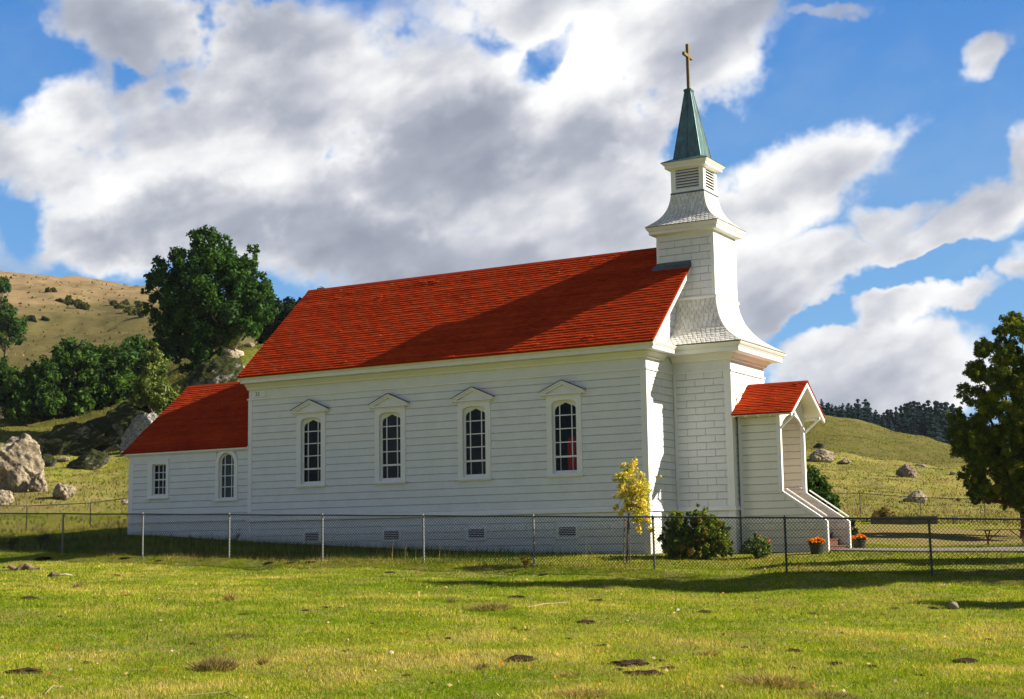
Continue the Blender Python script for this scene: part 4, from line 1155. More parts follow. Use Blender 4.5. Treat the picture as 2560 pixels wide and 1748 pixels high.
def limbs(mb, base, S, r0, seed, k=9, top=None, col=None):
    rnd = random.Random(seed); base = Vector([float(c) for c in base]); S = list(S)
    cen = Vector([float(np.mean([s[i] for s in S])) for i in range(3)]); zmin = min(s[2] for s in S)
    zf = base.z+(zmin-base.z)*.6+ (cen.z-zmin)*.15
    fork = Vector((base.x*.7+cen.x*.3, base.y*.7+cen.y*.3, max(base.z+.3, zf)))
    mid = base.lerp(fork, .5)+Vector((rnd.uniform(-.1, .1), rnd.uniform(-.1, .1), 0))*r0*4
    mb.tube([base-Vector((0, 0, .3)), base+Vector((0, 0, .05)), mid, fork], [r0*1.5, r0*1.2, r0*.95, r0*.8], 9, col)
    for i in range(k):
        s = rnd.choice(S); e = Vector([float(c) for c in s[:3]])
        m1 = fork.lerp(e, .35)+Vector((rnd.uniform(-.4, .4), rnd.uniform(-.4, .4), rnd.uniform(0, .5)))*r0*3
        m2 = fork.lerp(e, .7)+Vector((rnd.uniform(-.4, .4), rnd.uniform(-.4, .4), rnd.uniform(0, .4)))*r0*3
        mb.tube([fork, m1, m2, e], [r0*.5, r0*.32, r0*.18, r0*.05], 6, col)
def uvb(lst, D, spread, seed):
    rnd = random.Random(seed); out = []
    for t in lst:
        u, v, r = t[:3]; P = pt(u, v, D+rnd.uniform(-spread, spread)); out.append((P[0], P[1], P[2], r*D/FPX))
        if len(t) > 3: # extra depth copies
            for q in (-1, 1):
                P = pt(u, v+r*.2, D+q*spread*1.1); out.append((P[0], P[1], P[2], r*.8*D/FPX))
    return out
def tree(name, label, cat, base, blobs, n, size, palette, seed, r0, bark=BARK, group=None, sub=9, subr=.4, fill=.5, asp=.6, limb_n=9, ctrunk='trunk', ccrown='crown', up=.3):
    root = empty(name, base, label, cat, group)
    V, c, S = crown(blobs, n, size, palette, seed, sub, subr, fill, asp, up)
    link(ccrown, np_mesh(ccrown, V, 4, LEAF, c), root)
    mb = MB(); limbs(mb, base, S, r0, seed, limb_n); mb.build(ctrunk, bark, root)
    return root
DG = [(.026, .075, .014), (.038, .100, .018), (.055, .125, .020), (.020, .054, .016)]
OAK = [(.032, .080, .018), (.048, .108, .020), (.024, .058, .016), (.070, .135, .022)]
YG = [(.06, .09, .015), (.09, .12, .02), (.045, .075, .018), (.12, .13, .03)]
# large tree behind the annex
bt = [(514,600,38,1),(470,640,50,1),(550,640,50,1),(425,680,52,1),(520,700,80,1),(600,675,45,1),(632,625,17),(622,650,22),(652,705,30),(655,765,42,1),(395,722,38),(392,775,36),(450,765,75,1),(540,780,88,1),(618,795,52,1),(425,830,46,1),(500,850,60,1),(560,840,46),(470,895,46),(525,888,40),(420,865,36), (640,725,42,1),(625,765,48,1),(600,735,45,1),(585,700,40,1),(380,700,22), (365,722,16), (668,735,22), (560,600,22),(490,585,20)]
tree('large_tree', 'tallest dark green spreading tree on the rocky knoll behind the annex', 'tree', G(598, 131), uvb(bt, 131, 2.6, 1), 56000, .17, DG+[(.04, .10, .02)], 101, .38, PALEBARK, sub=16, subr=.30, fill=.45, limb_n=18)
db = [(700,775,42,1),(740,765,38),(680,805,42,1),(755,790,45,1),(720,830,52,1),(660,830,35)]
tree('oak_tree', 'dark oak between the tallest tree and the red roof slope', 'tree', G(715, 160), uvb(db, 160, 2.5, 2), 12000, .22, [(.010,.028,.014),(.015,.036,.016),(.02,.045,.016)], 102, .3, sub=12, subr=.33)
db2 = [(806,748,32,1),(835,752,30),(790,775,35,1),(850,790,40,1),(820,820,45,1)]
tree('oak_tree', 'dark oak top showing above the rear end of the roof ridge', 'tree', G(820, 175), uvb(db2, 175, 2.5, 3), 8000, .22, [(.010,.028,.014),(.015,.036,.016)], 103, .3, sub=12, subr=.33)
yt = [(382,872,18),(383,895,26,1),(386,925,36,1),(380,960,42,1),(405,985,42,1),(355,985,32,1),(428,985,24),(345,960,18),(375,1005,30)]
tree('young_tree', 'olive green feathery tree growing out of the pale rock left of the annex', 'tree', G(388, 113), uvb(yt, 112, 1.5, 4), 13000, .15, [(.09,.14,.025),(.06,.11,.025),(.12,.16,.04),(.20,.24,.09)], 104, .16, sub=12, subr=.33, asp=.4)
oaks = [([(165,880,40,1),(210,890,45,1),(130,925,48,1),(190,950,66,1),(150,990,52,1),(200,1005,45,1)], 175, 150, 'round topped oak rising highest in the dark grove on the left'),
 ([(255,900,48,1),(300,890,45,1),(265,955,66,1),(235,985,52,1),(310,960,55,1),(280,1000,45,1)], 262, 152, 'broad oak near the middle of the dark grove'),
 ([(322,875,30,1),(355,870,38,1),(335,925,52,1),(375,920,48,1),(400,880,35,1),(350,975,45,1)], 345, 168, 'small oak of the grove closest to the tallest tree'),
 ([(60,960,52,1),(25,978,48,1),(85,1000,52,1),(108,945,46,1),(55,1015,46,1),(120,1000,40,1)], 70, 146, 'low dark oak with foliage down to the slope at the grove edge'),
 ([(-8,920,36,1),(18,945,34,1),(0,980,40,1)], 2, 160, 'lighter green oak cut by the left edge of the view'),
 ([(18,785,36,1),(42,812,30,1),(8,830,42,1),(-10,780,42,1),(45,840,22)], 12, 235, 'dark oak standing alone halfway up the brown hill'),
 ([(4,712,22,1),(-14,712,24,1),(16,722,12)], 0, 330, 'small dark oak near the skyline of the brown hill')]
for i, (bl_, ub, D, lab) in enumerate(oaks):
    tree('oak_tree', lab, 'tree', G(ub, D), uvb(bl_, D, 2.4, 20+i), 16000 if D < 200 else 6000, .20 if D < 200 else .28, OAK if i != 4 else [(.05, .10, .02), (.03, .07, .016)], 120+i, .3, group='oaks on the hillside' , sub=12, subr=.33)
shr = [(123,722,10),(77,793,11),(110,800,6),(148,745,7),(165,750,9),(184,756,12),(205,762,11),(222,768,8),(172,742,7),(285,756,9),(303,766,12),(322,772,12),(342,776,13),(360,782,11),(312,752,10),(345,757,10)]
for i, (u, v, r) in enumerate(shr):
    # distance found where the sight line meets the slope
    best = min(np.linspace(200, 470, 55), key=lambda D: abs(H(*pt(u, v+r, D)[:2])-pt(u, v+r, D)[2]))
    D = float(best); P = G(u, D); R_ = r*D/FPX
    rn = random.Random(i); bs = [(P[0]+rn.uniform(-1, 1)*R_, P[1]+rn.uniform(-1, 1)*R_, P[2]+R_*rn.uniform(.3, 1.0), R_*.75) for _ in range(4)]
    dark = i in (1, 2)
    lab = {0: 'lone round bush near the top of the brown hill', 1: 'larger of two dark bushes low on the brown hill', 2: 'smaller of two dark bushes low on the brown hill'}.get(i, 'yellow green scrub bush on the sunlit brown hill')
    tree('hill_bush', lab, 'bush', P, bs, 1500, .32, [(.02,.045,.015),(.03,.06,.02)] if dark else [(.09,.10,.02),(.13,.13,.03),(.06,.08,.02)], 160+i, .12, group=None if i < 3 else 'scrub on the brown hill', sub=8, ctrunk='stem', ccrown='foliage', limb_n=4)
# right-hand cypress
ct = [(2535,812,36,1),(2585,830,45,1),(2500,828,22),(2458,868,30,1),(2515,880,46,1),(2600,890,60,1),(2440,925,32,1),(2500,940,52,1),(2570,960,58,1),(2640,950,60,1),(2412,985,30),(2465,1005,50,1),(2540,1030,60,1),(2620,1040,70,1),(2700,1020,50,1),(2390,1045,28),(2388,1085,28),(2438,1075,50,1),(2510,1100,60,1),(2590,1110,70,1),(2680,1100,65,1),(2405,1130,30),(2455,1145,48,1),(2540,1165,55,1),(2620,1170,60,1),(2700,1160,50,1),(2425,1185,30),(2435,1222,28),(2485,1210,42),(2560,1200,36),(2475,1245,24),(2510,1238,24),(2450,1215,30,1),(2540,1225,34,1),(2590,1230,36),(2440,1250,16),(2560,1255,34,1),(2620,1250,40,1),(2520,1262,20)]
tree('cypress_tree', 'tall dense dark cypress with gold green tips at the right edge', 'tree', G(2562, 62), uvb(ct, 62, 1.5, 5), 230000, .060, [(.055,.095,.016),(.085,.125,.016),(.034,.070,.016),(.20,.23,.02),(.10,.15,.018),(.050,.088,.014)], 105, .17, mat_simple('reddish_bark', (.12, .05, .03), .95, .1, .4, 8, .8), sub=26, subr=.25, fill=.3, asp=.5, limb_n=26)
# yellow sapling
base = G(1567, 34.6)
sb = [(1578,1158,15),(1562,1172,14),(1545,1192,16),(1570,1195,24),(1600,1190,14),(1590,1228,32,1),(1552,1222,20),(1622,1222,15),(1645,1195,8),(1605,1262,28,1),(1572,1248,20),(1540,1270,10),(1552,1285,13),(1590,1295,20),(1622,1298,17),(1628,1322,12),(1600,1320,12),(1535,1245,6),(1580,1180,18),(1610,1215,20,1),(1565,1212,20),(1575,1265,20),(1612,1240,18),(1605,1300,16),(1560,1240,18)]
bb = uvb(sb, 34.6, .28, 6)
root = empty('young_maple', base, 'young yellow leaved tree tied to two stakes at the church corner', 'tree')
V, c, S = crown(bb, 4300, .036, [(.66,.54,.09),(.76,.62,.14),(.52,.48,.08),(.38,.42,.08)], 106, 8, .45, .2, .55)
link('crown', np_mesh('crown', V, 4, LEAF, c), root)
mb = MB(); tp = Vector(pt(1583, 1190, 34.6)); ms = Vector(pt(1570, 1300, 34.6)); bs_ = Vector(base)
mb.tube([bs_-Vector((0, 0, .1)), ms, Vector(pt(1582, 1240, 34.6)), tp], [.022, .017, .011, .004], 7)
rr_ = random.Random(4)
for s in rr_.sample(list(S), 34):
    e = Vector([float(q) for q in s[:3]]); st = ms.lerp(tp, rr_.uniform(0, .9)); mb.tube([st, st.lerp(e, .5)+Vector((0, 0, .04)), e], [.007, .005, .002], 5)
mb.build('trunk', BARK, root)
for o_ in (-.07, .09):
    mb = MB(); mb.tube([bs_+Vector((o_, -.02, -.1)), bs_+Vector((o_*.75+.03, -.02, 1.05))], .014, 7); mb.build('stake', WOODGREY, root)
# big bush against the tower
def bush(name, lab, u, D, bl_, n, size, pal, seed, r0=.03, sp=.35, **k):
    return tree(name, lab, 'bush', G(u, D), uvb(bl_, D, sp, seed), n, size, pal, seed, r0, ctrunk='stem', ccrown='foliage', **k)
bush('leafy_bush', 'big rounded bush with reddening leaves against the tower foot', 1740, 36.3, [(1700,1335,42,1),(1760,1328,42,1),(1795,1352,34,1),(1680,1368,28,1),(1735,1368,40,1),(1725,1302,24),(1775,1300,20),(1672,1318,16),(1668,1292,6),(1745,1262,5),(1742,1280,7),(1810,1325,20),(1685,1282,6),(1815,1375,20),(1695,1300,24,1),(1755,1295,26,1),(1790,1315,26,1),(1715,1350,40,1),(1665,1350,20),(1770,1375,32,1)], 27000, .040, [(.08,.15,.02),(.12,.19,.024),(.05,.10,.018),(.19,.24,.03),(.17,.12,.02)], 107, .02, sub=14, subr=.33, limb_n=14)
rb = bush('rose_bush', 'small grey green rose bush with a pink bloom beside the flower pot', 1890, 35.9, [(1880,1362,20,1),(1905,1360,18,1),(1892,1345,12),(1862,1375,12),(1918,1375,14),(1900,1380,18,1)], 3600, .034, [(.14,.20,.07),(.10,.16,.05),(.18,.24,.10)], 108, .012, sp=.15)
PINK = [(.62,.16,.22),(.7,.25,.30)]
for (u, v) in ((1922, 1352), (1899, 1338)):
    V, c, S = crown([(*pt(u, v, 35.75), .035)], 60, .018, PINK, u, 4, .6, .3); link('rose_flower', np_mesh('rose_flower', V, 4, PETAL, c), rb)
bush('conifer_shrub', 'bushy dark green shrub rising behind the porch stair', 2045, 44.5, [(2030,1185,24,1),(2048,1212,30,1),(2066,1240,30,1),(2082,1264,22,1),(2035,1255,45,1),(2008,1210,36,1),(2040,1310,55,1)], 11000, .05, [(.03,.075,.012),(.05,.10,.014),(.02,.05,.012)], 109, .04, sp=.4, sub=12, subr=.33)
bush('box_shrub', 'small dark clipped shrub behind the far flower pot', 2132, 41.0, [(2128,1320,16),(2132,1345,18,1)], 2500, .03, [(.014,.03,.012),(.02,.04,.014)], 110, .02, sp=.2)
bush('dry_bush', 'brownish dry bush beside the low concrete wall', 2205, 77, [(2190,1285,14),(2210,1278,16,1),(2228,1285,12),(2200,1292,14)], 1300, .05, [(.16,.11,.04),(.22,.15,.05),(.10,.09,.03)], 111, .03, sp=.4, limb_n=22)
# far conifers on the ridge behind the green hill
def conifer_mesh(seed):
    rg = np.random.default_rng(seed); n = 2300
    h = rg.random(n)**.8; lay = np.floor(h*15)/15+rg.normal(size=n)*.008
    R_ = .17*(1-lay)**.8*(.55+.9*rg.random(n)**.6)*(.7+.5*np.sin(lay*41+seed)); a = rg.random(n)*2*PI
    th0 = np.floor(rg.random(n)*7)/7*2*PI; a = np.where(rg.random(n) < .6, th0+lay*9+rg.normal(size=n)*.18, a)
    C = np.stack([R_*np.cos(a), R_*np.sin(a), .10+lay*.90-R_*.22], 1)
    d = np.stack([np.cos(a), np.sin(a), np.full(n, .7)], 1)+rg.normal(size=(n, 3))*.4; d /= np.linalg.norm(d, axis=1, keepdims=True)
    V = leaf_quads(C, d, .017*rg.uniform(.6, 1.5, n), .8, rg)
    col = np.array([.012, .036, .044])*rg.uniform(.6, 1.6, (n, 1))+np.array([.0, .0, .004])
    return np_mesh('crown', V, 4, LEAF, col)
cm = [conifer_mesh(s) for s in (1, 2, 3, 4)]
mb = MB(); mb.tube([(0, 0, -.06), (0, 0, .5), (0, 0, .97)], [.016, .010, .002], 6); ctm = mb.mesh('trunk', BARK)
rc = random.Random(12)
sk = lambda u: float(np.interp(u, [2030, 2060, 2100, 2135, 2155, 2180, 2205, 2240, 2275, 2300, 2330, 2365, 2400, 2440, 2480], [1030, 1020, 1006, 1004, 985, 1003, 1020, 1014, 1000, 985, 990, 994, 1004, 1030, 1050]))
for i in range(210):
    u = rc.uniform(2030, 2480); front = i % 2
    D = rc.uniform(292, 330) if front else rc.uniform(330, 400)
    vt = sk(u)+(rc.uniform(20, 70) if front else rc.uniform(-2, 26))
    P = G(u, D); top = pt(u, vt, D)[2]; hh = max(5, top-P[2])
    r_ = empty('conifer', P, 'dark conifer in the wood on the ridge behind the green hill', 'tree', 'conifers of the far wood')
    r_.scale = (hh*rc.uniform(.95, 1.45),)*2+(hh,); r_.rotation_euler = (0, 0, rc.uniform(0, 6))
    a = bpy.data.objects.new('crown', cm[i % 4]); COL.objects.link(a); a.parent = r_
    b = bpy.data.objects.new('trunk', ctm); COL.objects.link(b); b.parent = r_
# tall trees standing right of the view; they throw the long shadows on the pasture
def side_tree(x, y, zc, rx, lab, seed, n=9000):
    g = H(x, y); rn = random.Random(seed)
    bs = [(x+rn.uniform(-1, 1)*rx*.7, y+rn.uniform(-1, 1)*rx*.7, g+zc+rn.uniform(-.8, .8), rx*rn.uniform(.45, .62)) for _ in range(8)]
    tree('pine_tree', lab, 'tree', (x, y, g), bs, n, .16, DG, seed, .22, sub=14, subr=.36, limb_n=14)
SUN_AZ, SUN_EL = math.radians(24.0), math.radians(30.5)
def side_cypress(tx, ty, h, R_, lab, seed):
    Ls = h/math.tan(SUN_EL); x, y = tx+Ls*math.cos(SUN_AZ), ty+Ls*math.sin(SUN_AZ); g = H(x, y); h += -1.7-g; rn = random.Random(seed)
    bs = []; z = 1.6
    while z < h-.4:
        k = min(1, (h-z)/3.2)**.6; bs += [(x+rn.uniform(-.3, .3), y+rn.uniform(-.3, .3), g+z, R_*k), (x+rn.uniform(-1, 1)*R_*.4, y+rn.uniform(-1, 1)*R_*.4, g+z+.3, R_*k*.8)]; z += R_*.55
    tree('cypress_tree', lab, 'tree', (x, y, g), bs, 16000, .13, DG, seed, .2, sub=12, subr=.36, limb_n=10, fill=.3)
side_cypress(-2.3, -8.6, 13, 1.35, 'tallest of the cypresses standing beyond the right edge', 201)
side_cypress(2.9, -2.9, 11, .75, 'slim cypress second in the row beyond the right edge', 202)
side_cypress(5.2, 3.6, 9, 1.3, 'low cypress at the back beyond the right edge', 203)
side_cypress(9.2, -8.6, 9, .9, 'low cypress nearest the viewer beyond the right edge', 204)

# ------------------------------------------------------------------ rocks
def rock(lab, u, D, wpx, hpx, mat, seed, dep=.8, sink=.25, lean=0.0, name='boulder', group=None, sub=5, slab=0.0, rot=0, peak=0.0):
    P = G(u, D); w = wpx*D/FPX/2; h = hpx*D/FPX
    bm = bmesh.new(); bmesh.ops.create_icosphere(bm, subdivisions=sub, radius=1)
    rnd = random.Random(seed); o = Vector((seed*3.7, seed*1.3, seed*7.1))
    planes = []
    for _ in range(13):
        d = Vector((rnd.gauss(0, 1), rnd.gauss(0, 1), rnd.gauss(.1, .8))).normalized(); planes.append((d, rnd.uniform(.62, .9)))
    for v in bm.verts:
        p = v.co.copy()
        for d, k in planes:
            q = p.dot(d)
            if q > k: p -= d*(q-k)*.85
        nz = mnoise.fractal(p*1.5+o, .9, 2.1, 5)*.13+mnoise.fractal(p*5+o, .8, 2, 4)*.055
        rdg = abs(mnoise.noise(p*2.4+o))*-.16
        p += p.normalized()*(nz+rdg+.04)
        if slab: p += p.normalized()*(-.10*abs(math.sin((p.x*.9+p.z*1.1)*slab+seed)))*.6
        p.x += lean*p.z; p.x *= 1-peak*max(0, p.z)
        v.co = p
    zs = [v.co.z for v in bm.verts]; xs = [v.co.x for v in bm.verts]
    sx = 2*w/(max(xs)-min(xs)); sz = h*(1+sink)/(max(zs)-min(zs)); cxm = (max(xs)+min(xs))/2
    ca, sa = CR[0]/math.hypot(CR[0], CR[1]), CR[1]/math.hypot(CR[0], CR[1])
    for v in bm.verts:
        x, y, z = (v.co.x-cxm)*sx, v.co.y*w*dep, (v.co.z-min(zs))*sz-h*sink
        v.co = Vector((x*ca-y*sa, x*sa+y*ca, z))
    me = bpy.data.meshes.new(name); bm.to_mesh(me); bm.free(); me.materials.append(mat)
    me.polygons.foreach_set('use_smooth', [True]*len(me.polygons))
    ob = bpy.data.objects.new(name, me); COL.objects.link(ob); ob.location = Vector([float(c) for c in P])
    return tag(ob, lab, 'rock', group)
def rock_at(lab, u0, u1, vt, vb, mat, seed, Dhint=None, **k):
    """rock spanning photo columns u0..u1, rows vt..vb; its distance is where the slope is at its foot"""
    u = (u0+u1)/2
    rngD = np.linspace(*(Dhint or (60, 300)), 60)
    D = float(min(rngD, key=lambda D: abs(H(*pt(u, vb, D)[:2])-pt(u, vb, D)[2])))
    return rock(lab, u, D, u1-u0, vb-vt, mat, seed, **k)
rock_at('huge pale weathered boulder leaning left near the dark grove', -50, 118, 1082, 1226, ROCK, 4, (70, 100), lean=-.1, peak=.18, slab=6, dep=.7, sub=6)
rock_at('tall narrow boulder leaning on the front of the huge pale one', 14, 76, 1160, 1228, ROCK, 5, (70, 100), lean=-.2, dep=.7, slab=5)
rock_at('lower right buttress rock at the foot of the huge pale boulder', 68, 119, 1178, 1230, ROCK, 6, (70, 100), dep=.7, slab=5)
rock_at('round pale boulder alone on the grass with a shadow at its left', 130, 192, 1207, 1247, ROCK, 8, (65, 100), dep=.85)
rock_at('pale boulder half cut off by the left edge above the fence', -30, 38, 1225, 1264, ROCK, 9, (65, 100), dep=.8)
rock_at('dark wedge shaped mossy rock between the round boulder and the annex roof', 166, 272, 1122, 1172, MOSSROCK, 11, (85, 130), dep=.6, lean=.35, peak=.3)
rock_at('low grey rock ridge just right of the huge pale boulder', 98, 142, 1136, 1168, MOSSROCK, 12, (85, 130), dep=.6)
rock_at('small flat grey rock beside the wedge shaped one', 136, 176, 1140, 1154, ROCK, 13, (85, 130), dep=.6)
rock_at('long dark mossy outcrop below the grove', 62, 268, 1054, 1134, MOSSROCK, 14, (95, 150), dep=.5, lean=.4, slab=4, sub=6, sink=.5)
rock_at('dark mossy rock filling the dip between the two big outcrops', 150, 335, 1040, 1130, MOSSROCK, 33, (95, 150), dep=.5, lean=.3, sub=6, sink=.5)
rock_at('big mossy outcrop with a pale cliff face beside the annex roof', 225, 415, 1005, 1120, MOSSROCK, 15, (95, 150), dep=.6, lean=.3, slab=5, sub=6, sink=.45)
rock_at('whitish lichen cliff rock right next to the annex roof', 298, 410, 1030, 1126, mat_rock('lichen_cliff', (.22, .22, .215), (.42, .41, .38), (.05, .055, .03), .12), 16, (90, 140), dep=.4, peak=.35, slab=7, sub=6, lean=.3, sink=.4)
rock_at('mossy hummock of rock above the annex roof ridge', 440, 612, 888, 985, MOSSROCK, 17, (105, 150), dep=.6, lean=.4, sub=6, sink=.5)
rock_at('pale rock on the crest beside the tree trunk', 548, 600, 872, 905, ROCK, 18, (110, 160), dep=.7)
rock_at('small whitish rock among the roots of the tallest tree', 570, 590, 850, 872, ROCK, 19, (110, 160), dep=.7)
rock_at('small whitish rock at the end of the crest near the roof', 612, 638, 856, 868, ROCK, 20, (110, 160), dep=.7)
rock_at('pale rock at the roof edge above the annex', 590, 618, 912, 935, ROCK, 21, (100, 150), dep=.7)
rock_at('pale stone on the grass touching the annex roof corner', 300, 322, 1128, 1140, ROCK, 22, (85, 130))
rock_at('pale stone on the slope just left of the annex wall', 302, 322, 1246, 1262, ROCK, 23, (70, 100))
rock_at('jagged grey rock pile behind the porch bracket', 2022, 2088, 1122, 1154, ROCK, 24, (110, 170), dep=.7, peak=.3)
rock_at('low pale stones right of the jagged rock pile', 2095, 2128, 1143, 1156, ROCK, 25, (110, 170))
rock_at('dark rock higher on the green hill behind the porch', 2032, 2068, 1108, 1122, MOSSROCK, 26, (140, 200))
rock_at('brown pyramid shaped rock in the middle of the right slope', 2240, 2296, 1159, 1193, mat_rock('brown_rock', (.17, .12, .09), (.32, .27, .22), (.1, .1, .04), 0), 27, (105, 170), dep=.7, peak=.45)
rock_at('flat grey rock behind the brown pyramid shaped one', 2284, 2320, 1159, 1172, ROCK, 28, (120, 190), dep=.8)
rock_at('two toned dark and pale rock just above the distant fence', 2266, 2318, 1222, 1256, ROCK, 29, (85, 140), dep=.7)
rock_at('small pale stone at the foot of the two toned rock', 2256, 2278, 1246, 1255, ROCK, 30, (85, 140))
rock_at('tiny dark rock near the distant fence under the cypress', 2390, 2402, 1246, 1253, MOSSROCK, 31, (85, 140))
rock_at('small pale rock beside the cypress crown on the green hill', 2374, 2392, 1174, 1183, ROCK, 32, (120, 190))
# ------------------------------------------------------------------ low wall, table, pots
RH = Vector((CR[0], CR[1], 0)).normalized(); FH = Vector((-RH.y, RH.x, 0))
def oriented(mb, org, rot=0.0):
    """map local (x right, y away, z up) builder coordinates onto the world at org"""
    c, s = math.cos(rot), math.sin(rot); X = RH*c+FH*s; Y = FH*c-RH*s; o = Vector([float(q) for q in org])
    mb.v = [tuple(o+X*v[0]+Y*v[1]+Vector((0, 0, v[2]))) for v in mb.v]; return mb
P = G(2282, 75.5); P[2] = min(P[2], pt(2282, 1298, 75.5)[2])
mb = MB(); mb.box(-2.1, 1.22, -.15, .15, -.5, .42); tag(oriented(mb, P).build('concrete_wall', SHADECONC), 'long low dark concrete wall in front of the distant fence', 'wall')
bpy.data.objects['concrete_wall'].data.materials.append(CONC)
for p in bpy.data.objects['concrete_wall'].data.polygons:
    if p.normal.dot(RH) > .9 or p.normal.z > .9: p.material_index = 1  # top and right end get the sunlit tone, other faces stay shade-coloured
P = G(2388, 75.5); mb = MB(); mb.box(-.10, .10, -.12, .12, -.4, .40); mb.box(-.13, .06, -.14, .10, .30, .40); tag(oriented(mb, P).build('concrete_post', CONC), 'short pale concrete post right of the low concrete wall', 'post')
P = G(2515, 55)
t = empty('picnic_table', P, 'rusty legged trestle table on the lawn under the cypress', 'table')
mb = MB()
for k in range(4): mb.box(-.98, .98, -.36+.185*k, -.36+.185*k+.175, .715, .75)
oriented(mb, P, .03).build('table_top', WOODGREY, t)
for x in (-.66, .66):
    mb = MB()
    mb.bar((x, 0, -.08), (x, 0, .36), .05, .05, (0, 1, 0)); mb.bar((x, 0, .33), (x-.09, 0, .715), .04, .04, (0, 1, 0)); mb.bar((x, 0, .33), (x+.09, 0, .715), .04, .04, (0, 1, 0))
    mb.bar((x+.02, 0, .35), (x+(.48 if x < 0 else -.48), 0, .71), .03, .03, (0, 1, 0)); mb.box(x-.03, x+.03, -.34, .34, .68, .714); mb.box(x-.05, x+.05, -.30, .30, -.06, .0)
    oriented(mb, P, .03).build('leg', RUSTWOOD, t)
def flower_pot(u, D, lab, seed, r=.175):
    P = G(u, D); x, y, z = map(float, P); t = empty('flower_pot', P, lab, 'flower pot', 'pots flanking the stair')
    mb = MB(); mb.lathe([(0, z-.02), (r*.74, z-.02), (r*.78, z), (r, z+.21), (r*1.07, z+.21), (r*1.09, z+.245), (r*.98, z+.245), (r*.95, z+.22), (0, z+.22)], x, y, 28); mb.build('pot', POT, t, smooth=False)
    bs = [(x+r*.6*math.cos(k*1.05), y+r*.6*math.sin(k*1.05), z+.26, .08) for k in range(6)]+[(x, y, z+.29, .10)]
    V, c, S = crown(bs, 900, .022, [(.05, .10, .02), (.03, .07, .015)], seed, 6, .5); link('leaves', np_mesh('leaves', V, 4, LEAF, c), t)
    rn = random.Random(seed); bb = []
    for k in range(46):
        a = rn.uniform(0, 2*PI); rr = r*1.15*rn.random()**.5; bb.append((x+rr*math.cos(a), y+rr*math.sin(a), z+.31+.07*(1-rr/r)+rn.uniform(-.035, .035), .028))
    V, c, S = crown(bb, 1800, .020, [(.90,.28,.01),(.92,.42,.02),(.85,.18,.01),(.95,.58,.04)], seed+1, 4, .6, .3, .9); link('flowers', np_mesh('flowers', V, 4, PETAL, c), t)
flower_pot(2042, 36.3, 'black pot of orange flowers in front of the stair wall', 31)
flower_pot(2148, 39.2, 'black pot of orange flowers behind the foot of the stair', 32)

# ------------------------------------------------------------------ grass and clutter
def scatter_grass(name, n, r0, r1, th0, th1, hmin, hmax, wid, pal, seed, power=1.0, mask=None, lean=.5, wfac=True):
    rg = np.random.default_rng(seed)
    u = rg.random(n)
    r = (r0**(power)+(r1**power-r0**power)*u)**(1/power); th = np.radians(rg.uniform(th0, th1, n))+YAW
    x = CP[0]+r*np.sin(th); y = CP[1]+r*np.cos(th)
    keep = ~((y > -.02) & (y < W) & (x > AX0-.1) & (x < 4.1)) & ~((y > 2.0) & (y < 3.85) & (x > 3.5))
    if mask is not None: keep &= mask(x, y, r, rg)
    x, y, r = x[keep], y[keep], r[keep]; n = len(x); z = H(x, y)
    patch = fbm2(x*1.1, y*1.1, 77, 4); patch2 = fbm2(x*.35, y*.35, 78, 3)
    h = rg.uniform(hmin, hmax, n)*(1+.5*patch); w = wid*rg.uniform(.6, 1.4, n)*(r/16 if wfac else 1)
    a = rg.uniform(0, PI, n); lx, ly = rg.normal(size=n)*lean*h, rg.normal(size=n)*lean*h
    dx, dy = np.cos(a)*w/2, np.sin(a)*w/2
    V = np.stack([np.stack([x-dx, y-dy, z-.01], 1), np.stack([x+dx, y+dy, z-.01], 1), np.stack([x+lx, y+ly, z+h], 1)], 1).reshape(-1, 3)
    pal = np.array(pal, float); k = np.clip(((patch*.8+patch2*.6+.42)+rg.normal(size=n)*.28)*(len(pal)-1), 0, len(pal)-1).astype(int)
    col = pal[k]*rg.uniform(.7, 1.3, (n, 1))
    return tag(link(name, np_mesh(name, V, 3, GRASSM, col)), kind='stuff')
GPAL = [(.12,.21,.008), (.17,.265,.010), (.225,.31,.014), (.28,.335,.020), (.34,.36,.035), (.45,.39,.10), (.50,.42,.16)]
inbed = lambda x, y, r, rg: y < -4.1
scatter_grass('short_grass', 520000, 12.2, 49, -27, 25, .018, .050, .010, GPAL, 41, power=.25, mask=inbed)
clump = lambda x, y, r, rg: (y < -4.4) & (fbm2(x*2.3, y*2.3, 91, 3) > .22)
scatter_grass('grass_clumps', 50000, 12.2, 40, -27, 25, .05, .11, .008, [(.10,.17,.012), (.15,.21,.014), (.22,.26,.03), (.36,.32,.10), (.48,.40,.18)], 48, power=.25, mask=clump, lean=.6)
inyard = lambda x, y, r, rg: (y > -4.3) & (r < np.where(polar(x, y)[0] > .12, 56, 62))
YPAL = [(.10,.17,.010), (.15,.21,.012), (.17,.21,.02), (.26,.25,.04), (.34,.25,.07)]
scatter_grass('lawn_grass', 130000, 29, 62, -22, 24, .03, .07, .010, YPAL, 42, power=.6, mask=inyard)
nearfence = lambda x, y, r, rg: (np.abs(y+4.15) < .28+.25*rg.random(len(x))**2) & (x < 4) 
scatter_grass('fence_line_grass', 150000, 30, 52, -25, 5, .05, .15, .009, [(.16,.20,.03), (.28,.26,.06), (.42,.33,.14), (.46,.36,.18), (.34,.30,.08)], 43, mask=nearfence, wfac=False)
rough = lambda x, y, r, rg: (y > -3.9) & (y < -.05) & (x < -1.2-2*rg.random(len(x))) & (x > -30)
scatter_grass('rough_grass', 90000, 32, 62, -25, 3, .06, .26, .010, [(.035,.07,.014), (.05,.09,.016), (.07,.11,.02), (.10,.12,.03)], 44, mask=rough, wfac=False, lean=.3)
